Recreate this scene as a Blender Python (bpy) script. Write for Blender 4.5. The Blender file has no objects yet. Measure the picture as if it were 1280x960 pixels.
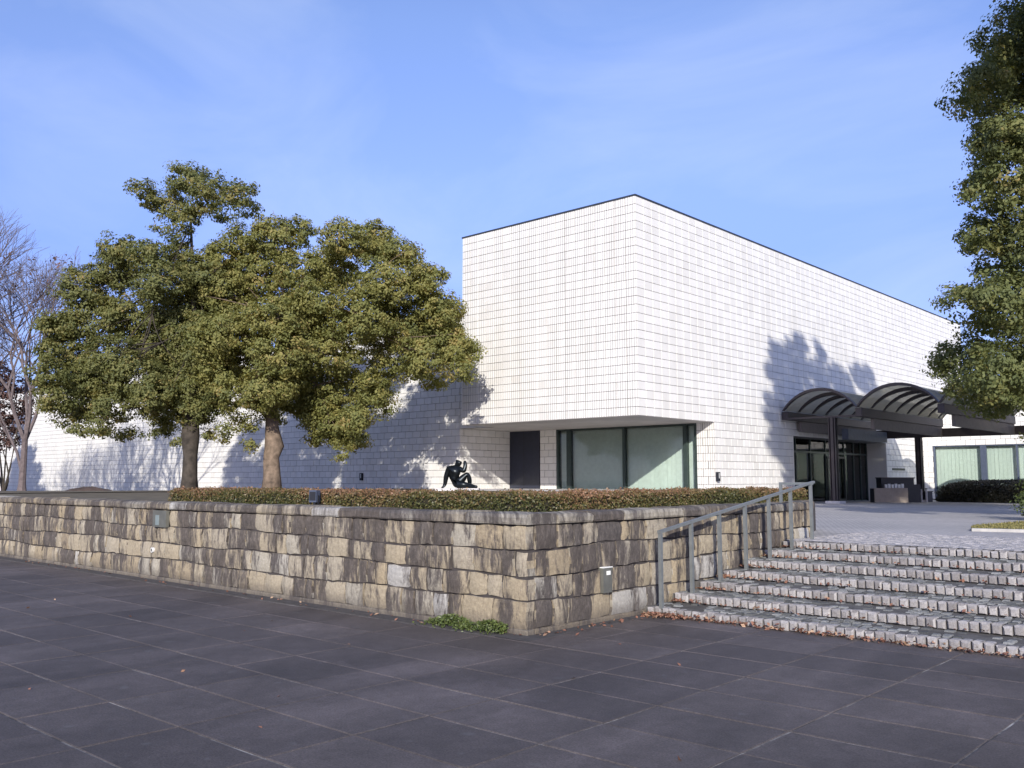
import bpy, bmesh, math, random
import numpy as np
from mathutils import Vector, Matrix

random.seed(7)
RNG = np.random.default_rng(11)
S = bpy.context.scene
COL = S.collection
R = math.radians

# ------------------------------------------------------------------ camera, sky, sun, exposure
CAM_H = 1.6
YAW, PITCH = 42.257, 5.983
cam = bpy.data.cameras.new('camera')
cam.sensor_width = 36.0
cam.lens = 1145.0 / 1280.0 * 36.0
cam.clip_start, cam.clip_end = 0.1, 5000.0
camo = bpy.data.objects.new('camera', cam)
camo.location = (0, 0, CAM_H)
camo.rotation_euler = (R(90 + PITCH), 0, R(YAW))
COL.objects.link(camo)
S.camera = camo

SUN_EL = 20.5
SUN_DIR = Vector((0.63, -0.777, 0)).normalized() * math.cos(R(SUN_EL)) + Vector((0, 0, math.sin(R(SUN_EL))))
SUN_AZ = math.atan2(SUN_DIR.x, SUN_DIR.y)          # clockwise from +Y

W = bpy.data.worlds.new('World')
S.world = W
W.use_nodes = True
nt = W.node_tree
nt.nodes.clear()
out = nt.nodes.new('ShaderNodeOutputWorld')
bg = nt.nodes.new('ShaderNodeBackground')
bg.inputs['Strength'].default_value = 0.15
sky = nt.nodes.new('ShaderNodeTexSky')
sky.sky_type = 'NISHITA'
sky.sun_disc = False
sky.sun_elevation = R(SUN_EL)
sky.sun_rotation = SUN_AZ
sky.altitude = 50
sky.air_density = 1.0
sky.dust_density = 0.35
sky.ozone_density = 3.0
tc = nt.nodes.new('ShaderNodeTexCoord')
mp = nt.nodes.new('ShaderNodeMapping')
mp.inputs['Rotation'].default_value = (0.25, 0.5, 0.9)
mp.inputs['Scale'].default_value = (1.1, 3.2, 4.5)
nz = nt.nodes.new('ShaderNodeTexNoise')
nz.inputs['Scale'].default_value = 1.6
nz.inputs['Detail'].default_value = 7
nz.inputs['Roughness'].default_value = 0.55
nz.inputs['Distortion'].default_value = 0.6
cr = nt.nodes.new('ShaderNodeValToRGB')
cr.color_ramp.elements[0].position = 0.42
cr.color_ramp.elements[0].color = (0, 0, 0, 1)
cr.color_ramp.elements[1].position = 0.85
cr.color_ramp.elements[1].color = (0.2, 0.2, 0.2, 1)
tint = nt.nodes.new('ShaderNodeMix'); tint.data_type = 'RGBA'; tint.blend_type = 'MULTIPLY'
tint.inputs['Factor'].default_value = 1.0
tint.inputs['B'].default_value = (1.16, 1.02, 1.2, 1)
cl = nt.nodes.new('ShaderNodeMix'); cl.data_type = 'RGBA'
cl.inputs['B'].default_value = (5.6, 6.0, 6.6, 1)      # thin sunlit cirrus
nt.links.new(tc.outputs['Generated'], mp.inputs['Vector'])
nt.links.new(mp.outputs['Vector'], nz.inputs['Vector'])
nt.links.new(nz.outputs['Fac'], cr.inputs['Fac'])
sepd = nt.nodes.new('ShaderNodeSeparateXYZ')
nt.links.new(tc.outputs['Generated'], sepd.inputs[0])
grade = nt.nodes.new('ShaderNodeValToRGB')
ge = grade.color_ramp.elements
ge[0].position = 0.10; ge[0].color = (0.46, 0.50, 0.68, 1)
ge[1].position = 0.46; ge[1].color = (1, 1, 1, 1)
e_ = ge.new(0.21); e_.color = (0.60, 0.62, 0.78, 1)
e_ = ge.new(0.31); e_.color = (0.86, 0.84, 0.92, 1)
nt.links.new(sepd.outputs[2], grade.inputs['Fac'])
sg = nt.nodes.new('ShaderNodeMix'); sg.data_type = 'RGBA'; sg.blend_type = 'MULTIPLY'
sg.inputs['Factor'].default_value = 1.0
nt.links.new(sky.outputs['Color'], sg.inputs['A'])
nt.links.new(grade.outputs['Color'], sg.inputs['B'])
nt.links.new(sg.outputs['Result'], tint.inputs['A'])
nt.links.new(tint.outputs['Result'], cl.inputs['A'])
nt.links.new(cr.outputs['Color'], cl.inputs['Factor'])
nt.links.new(cl.outputs['Result'], bg.inputs['Color'])
nt.links.new(bg.outputs['Background'], out.inputs['Surface'])

sun = bpy.data.lights.new('sun', 'SUN')
sun.energy = 4.2
sun.angle = R(0.5)
sun.color = (1.0, 0.945, 0.855)
suno = bpy.data.objects.new('sun', sun)
suno.rotation_euler = (-SUN_DIR).to_track_quat('-Z', 'Y').to_euler()
suno.location = SUN_DIR * 60
COL.objects.link(suno)

S.view_settings.view_transform = 'Standard'
S.view_settings.look = 'None'
S.view_settings.gamma = 1.0
S.view_settings.use_curve_mapping = False
S.view_settings.exposure = 0.40
S.cycles.max_bounces = 8
S.cycles.transparent_max_bounces = 16

# ------------------------------------------------------------------ maths for planning sizes
cy_, sy_ = math.cos(R(YAW)), math.sin(R(YAW))
def lv(X, Y, z):
    """metres right of / ahead of the viewpoint -> world"""
    return Vector((X * cy_ - Y * sy_, X * sy_ + Y * cy_, z))
FPX = 1145.0
def proj(P):
    x, y, z = P[0], P[1], P[2] - CAM_H
    X = x * cy_ + y * sy_
    Y = -x * sy_ + y * cy_
    cp, sp = math.cos(R(PITCH)), math.sin(R(PITCH))
    d = Y * cp + z * sp
    b = -Y * sp + z * cp
    if d < 0.2: return None
    return 640 + FPX * X / d, 480 - FPX * b / d, d
def in_frame(P, m=12):
    q = proj(P)
    return q is not None and -m < q[0] < 1280 + m and -m < q[1] < 960 + m
def pt(u, v, Y):
    """where a thing seen at photo pixel (u,v) stands if it is Y metres ahead (planning only)"""
    a, b = u - 640, -(v - 480)
    cp, sp = math.cos(R(PITCH)), math.sin(R(PITCH))
    L = FPX * cp - b * sp
    t = Y / L
    return lv(a * t, Y, CAM_H + (FPX * sp + b * cp) * t)

# ------------------------------------------------------------------ material helpers
def new_mat(name):
    m = bpy.data.materials.new(name)
    m.use_nodes = True
    n = m.node_tree.nodes
    return m, m.node_tree, n['Principled BSDF']
def N(t, kind, **kw):
    n = t.nodes.new('ShaderNode' + kind)
    for k, v in kw.items(): setattr(n, k, v)
    return n
def L(t, a, b): t.links.new(a, b)
def ramp(t, stops):
    n = N(t, 'ValToRGB')
    e = n.color_ramp.elements
    while len(e) < len(stops): e.new(0.5)
    for i, (p, c) in enumerate(stops):
        e[i].position = p
        e[i].color = c if len(c) == 4 else (*c, 1)
    return n
def coords(t, scale=(1, 1, 1), rot=(0, 0, 0), src='pos'):
    if src == 'pos':
        g = N(t, 'NewGeometry'); o = g.outputs['Position']
    else:
        g = N(t, 'TexCoord'); o = g.outputs['Object']
    mpn = N(t, 'Mapping')
    mpn.inputs['Scale'].default_value = scale
    mpn.inputs['Rotation'].default_value = rot
    L(t, o, mpn.inputs['Vector'])
    return mpn.outputs['Vector']
def noise(t, vec, scale, detail=4, rough=0.55, dist=0):
    n = N(t, 'TexNoise')
    n.inputs['Scale'].default_value = scale
    n.inputs['Detail'].default_value = detail
    n.inputs['Roughness'].default_value = rough
    n.inputs['Distortion'].default_value = dist
    L(t, vec, n.inputs['Vector'])
    return n.outputs['Fac']
def mix(t, fac, a, b, blend='MIX'):
    n = N(t, 'Mix', data_type='RGBA', blend_type=blend)
    for key, v in (('Factor', fac), ('A', a), ('B', b)):
        if isinstance(v, (int, float)): n.inputs[key].default_value = v
        elif isinstance(v, tuple): n.inputs[key].default_value = (*v, 1) if len(v) == 3 else v
        else: L(t, v, n.inputs[key])
    return n.outputs['Result']
def mth(t, op, a, b=0.0):
    n = N(t, 'Math', operation=op)
    for i, v in enumerate((a, b)):
        if isinstance(v, (int, float)): n.inputs[i].default_value = v
        else: L(t, v, n.inputs[i])
    return n.outputs[0]
def bump(t, bsdf, h, strength=0.4, dist=0.02):
    b = N(t, 'Bump')
    b.inputs['Strength'].default_value = strength
    b.inputs['Distance'].default_value = dist
    L(t, h, b.inputs['Height'])
    L(t, b.outputs['Normal'], bsdf.inputs['Normal'])
def rnd(t):
    """one number per piece, whether the piece is an object or an island of a joined mesh"""
    a = N(t, 'ObjectInfo').outputs['Random']
    g = N(t, 'NewGeometry').outputs['Random Per Island']
    return mth(t, 'FRACT', mth(t, 'ADD', a, g))
def simple(name, col, rough=0.6, metal=0.0, var=0.12, nscale=6.0, bmp=0.0):
    m, t, b = new_mat(name)
    v = coords(t)
    n = noise(t, v, nscale, 5)
    lo = tuple(c * (1 - var) for c in col)
    hi = tuple(min(1, c * (1 + var)) for c in col)
    r = ramp(t, [(0.3, lo), (0.7, hi)])
    L(t, n, r.inputs['Fac'])
    L(t, r.outputs['Color'], b.inputs['Base Color'])
    b.inputs['Roughness'].default_value = rough
    b.inputs['Metallic'].default_value = metal
    if bmp: bump(t, b, noise(t, v, nscale * 8, 4), bmp, 0.01)
    return m

M = {}
# white glazed tile (plain and combed) ------------------------------------------------
def tile_mat(name, combed):
    m, t, b = new_mat(name)
    r = rnd(t)
    base = ramp(t, [(0.0, (0.715, 0.70, 0.665)), (0.5, (0.76, 0.745, 0.71)), (1.0, (0.79, 0.775, 0.745))])
    L(t, r, base.inputs['Fac'])
    v = coords(t, (1.3, 1.3, 0.25))
    dirt = ramp(t, [(0.33, (0.925, 0.92, 0.91)), (0.6, (1, 1, 1))])
    L(t, noise(t, v, 1.2, 6, 0.6), dirt.inputs['Fac'])
    c = mix(t, 1.0, base.outputs['Color'], dirt.outputs['Color'], 'MULTIPLY')
    if combed:
        g = N(t, 'NewGeometry')
        sx = N(t, 'SeparateXYZ'); L(t, g.outputs['Position'], sx.inputs[0])
        fx = mth(t, 'FRACT', mth(t, 'DIVIDE', sx.outputs[0], 0.1014))
        d = mth(t, 'ABSOLUTE', mth(t, 'SUBTRACT', fx, 0.5))
        gr = ramp(t, [(0.0, (0.34, 0.33, 0.34)), (0.075, (0.34, 0.33, 0.34)), (0.09, (1, 1, 1))])
        L(t, d, gr.inputs['Fac'])
        c = mix(t, 1.0, c, gr.outputs['Color'], 'MULTIPLY')
        bump(t, b, mth(t, 'MINIMUM', mth(t, 'MULTIPLY', d, 8), 1.0), 0.6, 0.01)
    else:
        bump(t, b, noise(t, coords(t), 30, 3), 0.12, 0.01)
    L(t, c, b.inputs['Base Color'])
    b.inputs['Roughness'].default_value = 0.42
    return m
M['tile'] = tile_mat('white_tile', False)
M['tile_combed'] = tile_mat('white_combed_tile', True)
M['grout'] = simple('grout', (0.2, 0.195, 0.195), 0.9, var=0.25)
M['coping'] = simple('coping_metal', (0.05, 0.06, 0.075), 0.45, 0.4)
M['soffit'] = simple('soffit_board', (0.42, 0.40, 0.38), 0.8, nscale=1.2)
M['frame'] = simple('dark_green_frame', (0.045, 0.065, 0.06), 0.4, 0.3)
M['frame_blue'] = simple('blue_grey_frame', (0.09, 0.11, 0.16), 0.4, 0.3)
M['navy'] = simple('navy_panel', (0.022, 0.026, 0.045), 0.3, 0.0, 0.1)
M['blind'] = simple('pale_green_blind', (0.545, 0.60, 0.555), 0.75, var=0.06)
M['interior'] = simple('dim_interior', (0.42, 0.44, 0.40), 0.8)
M['interior_pale'] = simple('beige_interior', (0.46, 0.44, 0.36), 0.8)
M['canopy'] = simple('brown_painted_steel', (0.052, 0.042, 0.046), 0.5, 0.2, bmp=0.05)
def panel_mat():
    m = bpy.data.materials.new('milky_roof_panel'); m.use_nodes = True
    t = m.node_tree; t.nodes.clear()
    o = N(t, 'OutputMaterial'); d = N(t, 'BsdfDiffuse'); tl = N(t, 'BsdfTranslucent'); tr = N(t, 'BsdfTransparent')
    d.inputs['Color'].default_value = (0.55, 0.52, 0.43, 1); tl.inputs['Color'].default_value = (0.62, 0.58, 0.47, 1); tr.inputs['Color'].default_value = (0.85, 0.85, 0.8, 1)
    a_, b_ = N(t, 'MixShader'), N(t, 'MixShader')
    a_.inputs[0].default_value = 0.5; L(t, d.outputs[0], a_.inputs[1]); L(t, tl.outputs[0], a_.inputs[2])
    b_.inputs[0].default_value = 0.42; L(t, a_.outputs[0], b_.inputs[1]); L(t, tr.outputs[0], b_.inputs[2])
    L(t, b_.outputs[0], o.inputs['Surface'])
    return m
M['canopy_panel'] = panel_mat()
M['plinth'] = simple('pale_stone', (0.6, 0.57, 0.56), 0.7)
M['steel'] = simple('grey_galvanised_rail', (0.215, 0.23, 0.228), 0.5, 0.45, 0.12, 14)
M['bronze'] = simple('dark_bronze', (0.018, 0.022, 0.025), 0.32, 0.75, 0.4, 8)
M['black'] = simple('black_metal', (0.018, 0.019, 0.024), 0.45)
M['white'] = simple('white_plastic', (0.75, 0.75, 0.73), 0.5)
M['beige_box'] = simple('beige_panel', (0.30, 0.25, 0.205), 0.6)
M['zinc'] = simple('weathered_zinc_panel', (0.15, 0.15, 0.13), 0.55, 0.3, 0.2)
M['lettered'] = simple('pale_label', (0.8, 0.8, 0.76), 0.6)
M['bark'] = simple('brown_bark', (0.17, 0.125, 0.09), 0.95, 0, 0.5, 5, 0.8)
M['bark_dark'] = simple('dark_bark', (0.055, 0.045, 0.036), 0.95, 0, 0.5, 5, 0.8)
M['bark_pale'] = simple('grey_bark', (0.135, 0.108, 0.108), 0.95, 0, 0.35, 6, 0.6)
M['soil'] = simple('dry_soil', (0.075, 0.05, 0.04), 0.95, 0, 0.4, 3, 0.6)
M['kerb'] = simple('pale_kerb', (0.40, 0.385, 0.36), 0.8, 0, 0.15)

# glass: a see-through sheet with a mirror skin -------------------------------------
def glass_mat(name, tint_, gloss):
    m = bpy.data.materials.new(name); m.use_nodes = True
    t = m.node_tree; t.nodes.clear()
    o = N(t, 'OutputMaterial'); tr = N(t, 'BsdfTransparent'); gl = N(t, 'BsdfGlossy')
    tr.inputs['Color'].default_value = (*tint_, 1)
    gl.inputs['Roughness'].default_value = 0.02
    fr = N(t, 'Fresnel'); fr.inputs['IOR'].default_value = gloss
    mx = N(t, 'MixShader')
    L(t, fr.outputs[0], mx.inputs[0]); L(t, tr.outputs[0], mx.inputs[1]); L(t, gl.outputs[0], mx.inputs[2])
    L(t, mx.outputs[0], o.inputs['Surface'])
    return m
M['glass'] = glass_mat('green_glass', (0.945, 0.975, 0.962), 1.40)
M['glass_dark'] = glass_mat('smoked_glass', (0.80, 0.88, 0.86), 1.5)

# foliage ----------------------------------------------------------------------------
def leaf_mat(name, stops, trans=0.22, rough=0.5):
    m, t, b = new_mat(name)
    a = N(t, 'Attribute', attribute_name='tone')
    r = ramp(t, stops)
    L(t, a.outputs['Fac'], r.inputs['Fac'])
    L(t, r.outputs['Color'], b.inputs['Base Color'])
    b.inputs['Roughness'].default_value = rough
    tl = N(t, 'BsdfTranslucent')
    L(t, mix(t, 1.0, r.outputs['Color'], (1.5, 1.35, 0.6), 'MULTIPLY'), tl.inputs['Color'])
    ms = N(t, 'MixShader'); ms.inputs[0].default_value = trans
    L(t, b.outputs[0], ms.inputs[1]); L(t, tl.outputs[0], ms.inputs[2])
    L(t, ms.outputs[0], t.nodes['Material Output'].inputs['Surface'])
    return m
M['leaf_a'] = leaf_mat('olive_leaf', [(0, (0.11, 0.13, 0.043)), (0.42, (0.198, 0.206, 0.061)), (0.8, (0.286, 0.264, 0.083)), (1, (0.347, 0.264, 0.097))], 0.36, 0.7)
M['leaf_b'] = leaf_mat('green_leaf', [(0, (0.102, 0.121, 0.044)), (0.5, (0.174, 0.184, 0.06)), (0.85, (0.258, 0.23, 0.077)), (1, (0.323, 0.23, 0.088))], 0.36, 0.7)
M['leaf_c'] = leaf_mat('right_leaf', [(0, (0.091, 0.118, 0.046)), (0.5, (0.155, 0.176, 0.061)), (0.85, (0.232, 0.229, 0.079)), (1, (0.287, 0.233, 0.084))], 0.36, 0.7)
M['leaf_hedge'] = leaf_mat('russet_hedge_leaf', [(0, (0.043, 0.053, 0.015)), (0.4, (0.119, 0.112, 0.035)), (0.68, (0.188, 0.125, 0.057)), (1, (0.288, 0.156, 0.09))], 0.15)
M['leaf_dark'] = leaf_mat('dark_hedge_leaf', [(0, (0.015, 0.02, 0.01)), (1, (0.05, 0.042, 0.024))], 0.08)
M['leaf_weed'] = leaf_mat('weed_leaf', [(0, (0.05, 0.075, 0.016)), (1, (0.13, 0.165, 0.045))], 0.2)
M['leaf_fallen'] = leaf_mat('fallen_leaf', [(0, (0.13, 0.055, 0.035)), (0.6, (0.27, 0.13, 0.085)), (1, (0.45, 0.31, 0.2))], 0.05, 0.8)
M['leaf_brown'] = leaf_mat('withered_leaf', [(0, (0.06, 0.035, 0.03)), (1, (0.17, 0.09, 0.075))], 0.15, 0.8)
M['grass'] = leaf_mat('winter_grass', [(0, (0.12, 0.12, 0.04)), (1, (0.30, 0.26, 0.10))], 0.2, 0.8)
M['core'] = simple('hedge_core', (0.025, 0.022, 0.012), 1.0)

# paving -----------------------------------------------------------------------------
def slab_mat():
    m, t, b = new_mat('dark_paving_slab')
    r = rnd(t)
    base = ramp(t, [(0, (0.061, 0.051, 0.049)), (1, (0.091, 0.076, 0.072))])
    L(t, r, base.inputs['Fac'])
    v = coords(t)
    big = ramp(t, [(0.32, (0.70, 0.70, 0.70)), (0.5, (1.0, 1.0, 1.0)), (0.68, (1.42, 1.42, 1.44))])  # broad wet-dry bands, with glancing sun sheen put into the lighter colour
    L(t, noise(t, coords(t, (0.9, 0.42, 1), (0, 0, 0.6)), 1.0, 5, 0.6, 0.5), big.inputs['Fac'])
    fine = ramp(t, [(0.3, (0.55, 0.55, 0.55)), (0.7, (1.55, 1.55, 1.55))])
    L(t, noise(t, v, 70, 4, 0.7), fine.inputs['Fac'])
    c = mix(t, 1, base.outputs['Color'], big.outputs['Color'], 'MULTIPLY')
    c = mix(t, 1, c, fine.outputs['Color'], 'MULTIPLY')
    mid = ramp(t, [(0.32, (0.80, 0.80, 0.79)), (0.5, (1, 1, 1)), (0.7, (1.22, 1.22, 1.24))])
    L(t, noise(t, coords(t, (1, 1, 1), (0, 0, 0.3)), 6.5, 8, 0.72, 0.8), mid.inputs['Fac'])
    c = mix(t, 1, c, mid.outputs['Color'], 'MULTIPLY')
    spots = ramp(t, [(0.66, (0, 0, 0)), (0.74, (1, 1, 1))])
    L(t, noise(t, v, 5.5, 2, 0.5), spots.inputs['Fac'])
    c = mix(t, mth(t, 'MULTIPLY', spots.outputs['Color'], 0.35), c, (0.13, 0.13, 0.13))
    L(t, c, b.inputs['Base Color'])
    b.inputs['Roughness'].default_value = 0.72
    bump(t, b, noise(t, v, 120, 3, 0.7), 0.35, 0.006)
    return m
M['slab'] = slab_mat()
def joint_mat():
    m, t, b = new_mat('pale_joint_sand')
    v = coords(t)
    r = ramp(t, [(0.46, (0.060, 0.054, 0.054)), (0.54, (0.19, 0.18, 0.17)), (0.67, (0.56, 0.54, 0.50))])
    L(t, noise(t, v, 1.3, 7, 0.75), r.inputs['Fac'])
    L(t, r.outputs['Color'], b.inputs['Base Color'])
    b.inputs['Roughness'].default_value = 0.95
    return m
M['joint'] = joint_mat()
def sett_mat(name, lo, hi):
    m, t, b = new_mat(name)
    base = ramp(t, [(0, lo), (1, hi)])
    L(t, rnd(t), base.inputs['Fac'])
    v = coords(t)
    f = ramp(t, [(0.3, (0.72, 0.72, 0.72)), (0.7, (1.2, 1.2, 1.2))])
    L(t, noise(t, v, 45, 4, 0.7), f.inputs['Fac'])
    L(t, mix(t, 1, base.outputs['Color'], f.outputs['Color'], 'MULTIPLY'), b.inputs['Base Color'])
    b.inputs['Roughness'].default_value = 0.85
    bump(t, b, noise(t, v, 60, 3, 0.7), 0.5, 0.01)
    return m
M['sett'] = sett_mat('granite_sett', (0.20, 0.185, 0.18), (0.37, 0.35, 0.34))
M['tread'] = sett_mat('worn_tread_sett', (0.06, 0.062, 0.06), (0.24, 0.245, 0.24))
def mortar_mat():
    m, t, b = new_mat('dirty_mortar')
    r = ramp(t, [(0.35, (0.055, 0.05, 0.047)), (0.65, (0.125, 0.118, 0.11))])
    L(t, noise(t, coords(t), 4, 6, 0.7), r.inputs['Fac'])
    L(t, r.outputs['Color'], b.inputs['Base Color'])
    b.inputs['Roughness'].default_value = 0.95
    return m
M['mortar'] = mortar_mat()
def plaza_mat():
    m, t, b = new_mat('granite_sett_paving')
    v = coords(t)
    br = N(t, 'TexBrick')
    br.inputs['Scale'].default_value = 1.0
    br.inputs['Brick Width'].default_value = 0.11
    br.inputs['Row Height'].default_value = 0.11
    br.inputs['Mortar Size'].default_value = 0.008
    br.inputs['Color1'].default_value = (0.37, 0.36, 0.355, 1)
    br.inputs['Color2'].default_value = (0.47, 0.455, 0.44, 1)
    br.inputs['Mortar'].default_value = (0.21, 0.205, 0.215, 1)
    L(t, v, br.inputs['Vector'])
    big = ramp(t, [(0.3, (0.82, 0.82, 0.82)), (0.7, (1.15, 1.12, 1.12))])
    L(t, noise(t, coords(t, (0.5, 1.2, 1)), 0.5, 6, 0.6), big.inputs['Fac'])
    L(t, mix(t, 1, br.outputs['Color'], big.outputs['Color'], 'MULTIPLY'), b.inputs['Base Color'])
    b.inputs['Roughness'].default_value = 0.8
    bump(t, b, br.outputs['Fac'], 0.3, -0.01)
    return m
M['plaza'] = plaza_mat()

# weathered wall stone ---------------------------------------------------------------
def stone_mat(name, cap):
    m, t, b = new_mat(name)
    base = ramp(t, [(0, (0.395, 0.325, 0.222)), (0.4, (0.435, 0.375, 0.275)), (0.7, (0.42, 0.37, 0.288)), (0.9, (0.44, 0.41, 0.345)), (1, (0.48, 0.47, 0.45))])
    r = rnd(t)
    L(t, r, base.inputs['Fac'])
    g = N(t, 'NewGeometry'); sx = N(t, 'SeparateXYZ'); L(t, g.outputs['Position'], sx.inputs[0])
    s = mth(t, 'ADD', sx.outputs[0], sx.outputs[1])
    def sv(ks, kz, off=0.0):
        cb = N(t, 'CombineXYZ')
        L(t, mth(t, 'MULTIPLY', s, ks), cb.inputs[0]); L(t, mth(t, 'MULTIPLY', sx.outputs[2], kz), cb.inputs[1])
        cb.inputs[2].default_value = off
        return cb.outputs[0]
    fine = ramp(t, [(0.28, (0.62, 0.60, 0.58)), (0.72, (1.22, 1.2, 1.16))])
    L(t, noise(t, sv(1, 0.8), 26, 6, 0.75), fine.inputs['Fac'])
    c = mix(t, 1, base.outputs['Color'], fine.outputs['Color'], 'MULTIPLY')
    # dark run-off streaks: broad ones from the coping down, and thin ones
    broad = noise(t, sv(2.9, 0.62), 1.0, 6, 0.66, 0.6)
    thin = noise(t, sv(13, 3.0, 3.0), 1.0, 7, 0.75, 0.9)
    st = mth(t, 'ADD', mth(t, 'MULTIPLY', broad, 0.6), mth(t, 'MULTIPLY', thin, 0.4))
    st = mth(t, 'ADD', st, mth(t, 'MULTIPLY', mth(t, 'SUBTRACT', mth(t, 'FRACT', mth(t, 'MULTIPLY', r, 7.31)), 0.5), 0.12))
    st = mth(t, 'ADD', st, mth(t, 'MULTIPLY', mth(t, 'SUBTRACT', sx.outputs[2], 0.55), 0.035))
    k = ramp(t, [(0.460 if not cap else 0.43, (0, 0, 0)), (0.532 if not cap else 0.56, (1, 1, 1))])
    L(t, st, k.inputs['Fac'])
    dark = ramp(t, [(0.28, (0.030, 0.025, 0.024)), (0.5, (0.074, 0.061, 0.057)), (0.75, (0.19, 0.162, 0.145))])
    L(t, noise(t, sv(11, 4.5, 7.0), 1.8, 7, 0.78), dark.inputs['Fac'])
    c = mix(t, mth(t, 'MULTIPLY', k.outputs['Color'], 0.93), c, dark.outputs['Color'])
    # darker towards the foot
    ft = N(t, 'MapRange'); ft.inputs[1].default_value = 0.0; ft.inputs[2].default_value = 0.2
    ft.inputs[3].default_value = 0.8; ft.inputs[4].default_value = 0.0
    L(t, mth(t, 'ADD', sx.outputs[2], mth(t, 'MULTIPLY', mth(t, 'SUBTRACT', thin, 0.5), 0.25)), ft.inputs[0])
    c = mix(t, ft.outputs[0], c, (0.10, 0.085, 0.075))
    L(t, c, b.inputs['Base Color'])
    b.inputs['Roughness'].default_value = 0.92
    bump(t, b, noise(t, coords(t), 18, 8, 0.8), 1.0, 0.03)
    return m
M['stone'] = stone_mat('stained_sandstone', False)
M['capstone'] = stone_mat('stained_capstone', True)

# ------------------------------------------------------------------ mesh helpers
def tag(o, label=None, cat=None, group=None, kind=None):
    if label: o['label'] = label
    if cat: o['category'] = cat
    if group: o['group'] = group
    if kind: o['kind'] = kind
    return o
def empty(name, loc=(0, 0, 0), rz=0.0):
    o = bpy.data.objects.new(name, None)
    o.location = loc
    o.rotation_euler = (0, 0, rz)
    o.empty_display_size = 0.3
    COL.objects.link(o)
    return o
def link(name, me, parent=None, loc=None):
    o = bpy.data.objects.new(name, me)
    COL.objects.link(o)
    if parent is not None:
        o.parent = parent
        if loc is None:                      # geometry is written in world space
            o.matrix_parent_inverse = Matrix.Identity(4)
            pm = parent
            inv = Matrix.Identity(4)
            chain = []
            while pm is not None:
                chain.append(pm); pm = pm.parent
            mw = Matrix.Identity(4)
            for q in reversed(chain):
                mw = mw @ q.matrix_parent_inverse @ q.matrix_basis
            o.matrix_parent_inverse = mw.inverted()
    if loc is not None: o.location = loc
    return o
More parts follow.
